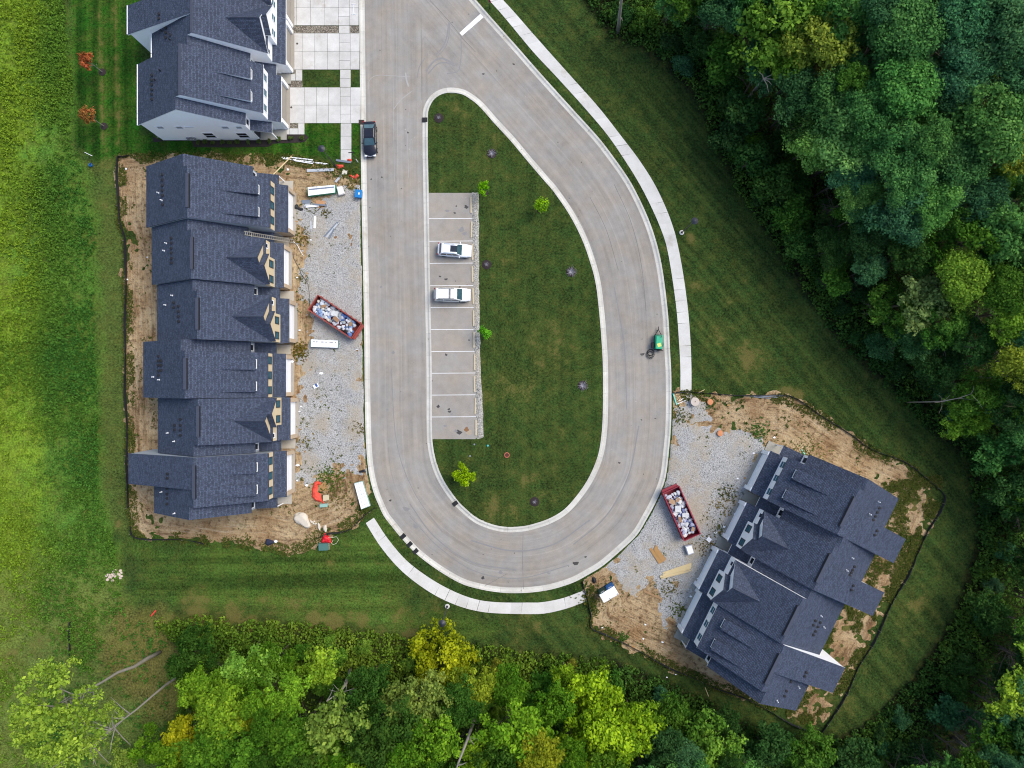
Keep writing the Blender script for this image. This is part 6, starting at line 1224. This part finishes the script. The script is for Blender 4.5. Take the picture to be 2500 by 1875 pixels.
# leafless saplings and shrubs on mulch
twig = MB(); rs_ = random.Random(9)
for k in range(26):
    a = k * 2.4; e = Vector((math.cos(a), math.sin(a), .9)).normalized() * rs_.uniform(.6, .95); twig.tube([(0, 0, .02), e * .5 + Vector((0, 0, .1)), e + Vector((rs_.uniform(-.1, .1), rs_.uniform(-.1, .1), 0))], [.022, .014, .005], 4, False)
twig_me = twig.mesh('twigs', M('silver_twig', C(176, 172, 178), .8, .15))
for lab, px, k in (('leafless silvery shrub on mulch near the east kerb of the island', (1394, 664), 1.0), ('leafless silvery shrub on mulch lower on the island near the east kerb', (1422, 941), .95), ('leafless sapling with dark mulch mound below the loop tip', (1201, 375), .85), ('bare mulch mound with dry sprig beside the SUV', (1188, 646), .45), ('bare dark mulch mound at the rounded island end', (1305, 1225), .45), ('dry stump and mulch mound just below the loop tip', (1071, 288), .4)):
    x, y = W(*px); t = thing('bare_shrub', lab, 'shrub', (x, y, 0)); inst('mulch_ring', mulch_ring, t, (0, 0, 0), 0, (1.3, 1.3, 1)); inst('twigs', twig_me, t, (0, 0, .05), k * 9, (k * 1.25, k * 1.25, k * .9))
bedp = [(930, 965), (975, 962), (1028, 968), (1092, 962), (1140, 965), (1195, 960), (1265, 962), (1335, 958), (1408, 958), (1470, 940), (1552, 938), (1628, 938)]
for i, p in enumerate(bedp):
    x, y = W(*c1(*p)); t = thing('bed_shrub', 'small round green shrub in the mulch bed along the finished side wall', 'shrub', (x, y, .02), i, 'shrubs of the mulch bed'); inst('foliage', YNG[i % 4], t, (0, 0, .22), i, (.36, .36, .36), C(96, 120, 56, 1.1))

# ------------------------------------------------------------------ undergrowth of the wood and weeds of the meadow (uncountable)
woodp = wood_edge; rs = np.random.RandomState(17)
def scatter(poly, n, inset=0.0):
    P = WP(poly); x0, x1 = min(p[0] for p in P), max(p[0] for p in P); y0, y1 = min(p[1] for p in P), max(p[1] for p in P)
    X = rs.uniform(x0, x1, n); Y = rs.uniform(y0, y1, n); d = sdist(X, Y, P); k = d > inset; return X[k], Y[k], d[k]
sx_, sy_, sd2 = scatter(woodp, 1500, 1.0)
taken = []
for X, Y, d_ in zip(sx_, sy_, sd2):                       # low shrubs filling the wood's border
    if d_ > 9 or abs(X) > 70 or abs(Y) > 52 or len(taken) >= 210 or any((X - a) ** 2 + (Y - b) ** 2 < 4.6 for a, b in taken): continue
    taken.append((X, Y)); low = Y < -30 and X < 14; key = rnd.choice(['green', 'leaf', 'yel', 'green', 'leaf'] if low else ['dark', 'dark', 'green', 'dark', 'teal'])
    where = 'in the border of the lower wood' if low else 'behind the silt-fenced corner plot' if Y < -20 else 'at the shaded wood edge of the east lawn'
    lb = {'green': 'deep green', 'leaf': 'yellow-green', 'yel': 'olive yellow', 'dark': 'dark green', 'teal': 'blue-green'}[key] + ' leafy shrub ' + where
    t = thing('wood_shrub', lb, 'shrub', (X, Y, 0), rnd.uniform(0, 6), lb + ' group'); k = rnd.uniform(.6, 1.15) * min(1, .5 + d_ * .12); hh = .9 * k + min(d_ * .4, 3.2) * rnd.uniform(.4, 1)
    inst('foliage', SML[rnd.randrange(4)], t, (0, 0, hh), rnd.uniform(0, 6), (k, k, k * .9), C(*[c * rnd.uniform(.93, 1.07) for c in PAL[key]], 1.1)); inst('stem', TK[7][rnd.randrange(3)], t, (0, 0, 0), 0, (.5, .5, max(.15, (hh + .6) / 6.4)))
bx, by, bd = scatter(woodp, 40000, .1)
keep = (np.abs(bx) < 76) & (np.abs(by) < 58); bx, by, bd = bx[keep], by[keep], bd[keep]
keep = rs.rand(len(bx)) < np.clip(1.25 - bd / 9, .28, 1); bx, by, bd = bx[keep], by[keep], bd[keep]
P = []; Nn = []; Sz = []; Cc = []
tone = fbm(bx, by, .09, 61)
for i in range(len(bx)):
    r = rs.uniform(.45, 1.25) * min(1, .5 + bd[i] * .25); n = int(40 * r); d = rs.normal(size=(n, 3)); d[:, 2] = np.abs(d[:, 2]) * .8; d /= np.linalg.norm(d, axis=1)[:, None]
    zc = min(bd[i] * .35, 1.8) * rs.rand() + .25 * r
    P.append(np.array([bx[i], by[i], zc]) + d * r * (.7 + .4 * rs.rand(n))[:, None]); nn = d + rs.normal(size=(n, 3)) * .5; Nn.append(nn / np.linalg.norm(nn, axis=1)[:, None]); Sz.append(.26 * (.6 + .9 * rs.rand(n)))
    low = by[i] < -30 and bx[i] < 14; t = tone[i] + rs.normal() * .1
    a, b = ((96, 132, 44), (148, 172, 60)) if low else ((62, 100, 46), (108, 146, 58))
    t = min(1, max(0, (t - .3) * 2.2)); c = np.array(C(*[a[k] + (b[k] - a[k]) * t for k in range(3)])); Cc.append(c[None] * (.7 + .65 * rs.rand(n))[:, None])
P = np.concatenate(P); P[:, 2] = np.maximum(P[:, 2], .05)
o = inst('undergrowth', leaf_mesh('undergrowth', P, np.concatenate(Nn), np.concatenate(Sz), m_leafcol, rs, 1.5, cols=np.concatenate(Cc))); o['kind'] = 'stuff'
# meadow weeds
mp = [(-150, -150), (158, -150), (160, 60), (178, 200), (172, 330), (208, 420), (232, 560), (230, 800), (242, 1000), (240, 1200), (280, 1330), (300, 1470), (325, 1520), (400, 1510), (420, 1600), (400, 1990), (-150, 1990)]
wx, wy, wd = scatter(mp, 46000); den = fbm(wx, wy, .16, 81); wpx = wx / S + 1250; wpy = 937.5 - wy / S
lush = np.clip(np.interp(wpx, [-150, 60, 130, 230], [.35, .75, 1.1, 1.0]), 0, 2) * np.where(wpy > 1380, .5, 1.0) * np.where((wpx > 235) & (wpy > 1500), .3, 1.0)
k = rs.rand(len(wx)) < np.clip((den - .28) * 2.6, .06, 1) * lush; wx, wy, wd, wpx, wpy, den = wx[k], wy[k], wd[k], wpx[k], wpy[k], den[k]
n = len(wx); per = 7; hgt = .18 + .42 * rs.rand(n) * np.clip(den * 1.5, .4, 1)
Px = np.repeat(wx, per) + rs.normal(size=n * per) * .17; Py = np.repeat(wy, per) + rs.normal(size=n * per) * .17; Pz = np.repeat(hgt, per) * rs.uniform(.3, 1.05, n * per) + .03
nn = rs.normal(size=(n * per, 3)) * .55 + np.array([0, 0, .9]); nn /= np.linalg.norm(nn, axis=1)[:, None]
tcol = np.clip(np.interp(wpx, [0, 70, 120, 240], [1.0, .7, .2, .05]) + (fbm(wx, wy, .08, 83) - .5) * 1.4, 0, 1); c0, c1_ = np.array(C(82, 130, 52)), np.array(C(138, 168, 50)); cc = np.repeat(c0 + (c1_ - c0) * tcol[:, None], per, 0) * (.65 + .75 * rs.rand(n * per))[:, None]
o = inst('meadow_weeds', leaf_mesh('meadow_weeds', np.stack([Px, Py, Pz], 1), nn, .15 + .17 * rs.rand(n * per), m_leafcol, rs, 1.9, cols=cc)); o['kind'] = 'stuff'
# ragged grass along the soil edges
P = []; Cc = []
for poly, inn in ((soil_l, .04), (soil_r, .05), ([(2150, 1190), (2290, 1170), (2285, 1230), (2240, 1330), (2180, 1440), (2130, 1540), (2060, 1680), (1990, 1770), (1930, 1740), (1960, 1640), (2060, 1500), (2100, 1350)], .25)):
    Q = WP(poly); x0, x1 = min(p[0] for p in Q) - 1, max(p[0] for p in Q) + 1; y0, y1 = min(p[1] for p in Q) - 1, max(p[1] for p in Q) + 1; X = rs.uniform(x0, x1, 60000); Y = rs.uniform(y0, y1, 60000); d = sdist(X, Y, Q); nz = fbm(X, Y, .5, 71)
    k = ((np.abs(d - .2) < .75) & (nz > .42)) | ((d > 0) & (rs.rand(60000) < inn * 2) & (nz > .60)); k &= sdist(X, Y, out_poly) < -1.3; X, Y = X[k], Y[k]; n = len(X)
    for q in range(3): P.append(np.column_stack([X + rs.normal(size=n) * .1, Y + rs.normal(size=n) * .1, .05 + .1 * rs.rand(n)])); f = rs.rand(n)[:, None]; Cc.append(np.array(C(70, 98, 36)) * f + np.array(C(128, 124, 66)) * (1 - f))
P = np.concatenate(P); nn = rs.normal(size=P.shape) * .5 + np.array([0, 0, .9]); nn /= np.linalg.norm(nn, axis=1)[:, None]
o = inst('grass_tufts', leaf_mesh('grass_tufts', P, nn, .1 + .16 * rs.rand(len(P)), m_leafcol, rs, 2.4, cols=np.concatenate(Cc))); o['kind'] = 'stuff'
# weed patches on the plots
P = []; Cc = []
for (x, y, r, n, a, b) in [(*q2(1600, 730), 22, 260, (150, 120, 50), (90, 110, 40)), (*q2(1600, 1620), 14, 160, (140, 112, 40), (100, 104, 36)), (*q3(1430, 200), 16, 160, (140, 112, 40), (90, 100, 36)), (*q3(1480, 830), 16, 120, (150, 130, 70), (90, 110, 50)), (*q3(1860, 720), 18, 150, (150, 130, 80), (110, 110, 60)), (*q3(1640, 1080), 26, 420, (70, 110, 34), (110, 130, 50)), (*q3(1700, 1200), 30, 260, (100, 110, 50), (150, 130, 80)), (*q4(620, 780), 18, 220, (60, 96, 40), (130, 110, 50)), (*q4(600, 880), 22, 200, (160, 136, 80), (120, 120, 60)), (*q4(480, 1130), 22, 300, (150, 120, 50), (80, 100, 40)), (*q4(560, 1020), 18, 160, (80, 110, 50), (130, 120, 70)), (*q4(830, 360), 20, 260, (70, 120, 44), (100, 130, 60)), (*q4(1150, 490), 30, 260, (90, 120, 50), (140, 130, 70)), (*q5(640, 380), 22, 200, (160, 140, 90), (100, 110, 60)), (*q5(720, 520), 16, 160, (80, 110, 40), (120, 120, 60)), (*q5(150, 430), 30, 420, (74, 104, 40), (130, 120, 60)), (*q5(330, 710), 12, 160, (60, 104, 40), (90, 130, 50)), (*q4(290, 260), 22, 260, (84, 104, 44), (130, 120, 60)), (*q4(510, 180), 14, 160, (70, 110, 40), (110, 120, 60)), (*T(1550, 700), 22, 260, (84, 104, 40), (140, 120, 60)), (*T(950, 1310), 10, 90, (130, 110, 50), (90, 100, 40))]:
    n = int(n * .6); q = rs.normal(size=(n, 2)) * np.array([.75, .62]) * r * S * np.array([1, 1]) + (rs.rand(n, 2) - .5) * r * .3 * S; X, Y = W(x, y); P.append(np.column_stack([X + q[:, 0], Y + q[:, 1], .07 + .1 * rs.rand(n)])); f = rs.rand(n)[:, None]; Cc.append(np.array(C(*a)) * f + np.array(C(*b)) * (1 - f))
P = np.concatenate(P); Cc = np.concatenate(Cc); kk = sdist(P[:, 0], P[:, 1], out_poly) < -.15; P = P[kk]; Cc = [Cc[kk]]; nn = rs.normal(size=P.shape) * .5 + np.array([0, 0, .9]); nn /= np.linalg.norm(nn, axis=1)[:, None]
o = inst('plot_weeds', leaf_mesh('plot_weeds', P, nn, .14 + .18 * rs.rand(len(P)), m_leafcol, rs, 2.2, cols=np.concatenate(Cc))); o['kind'] = 'stuff'
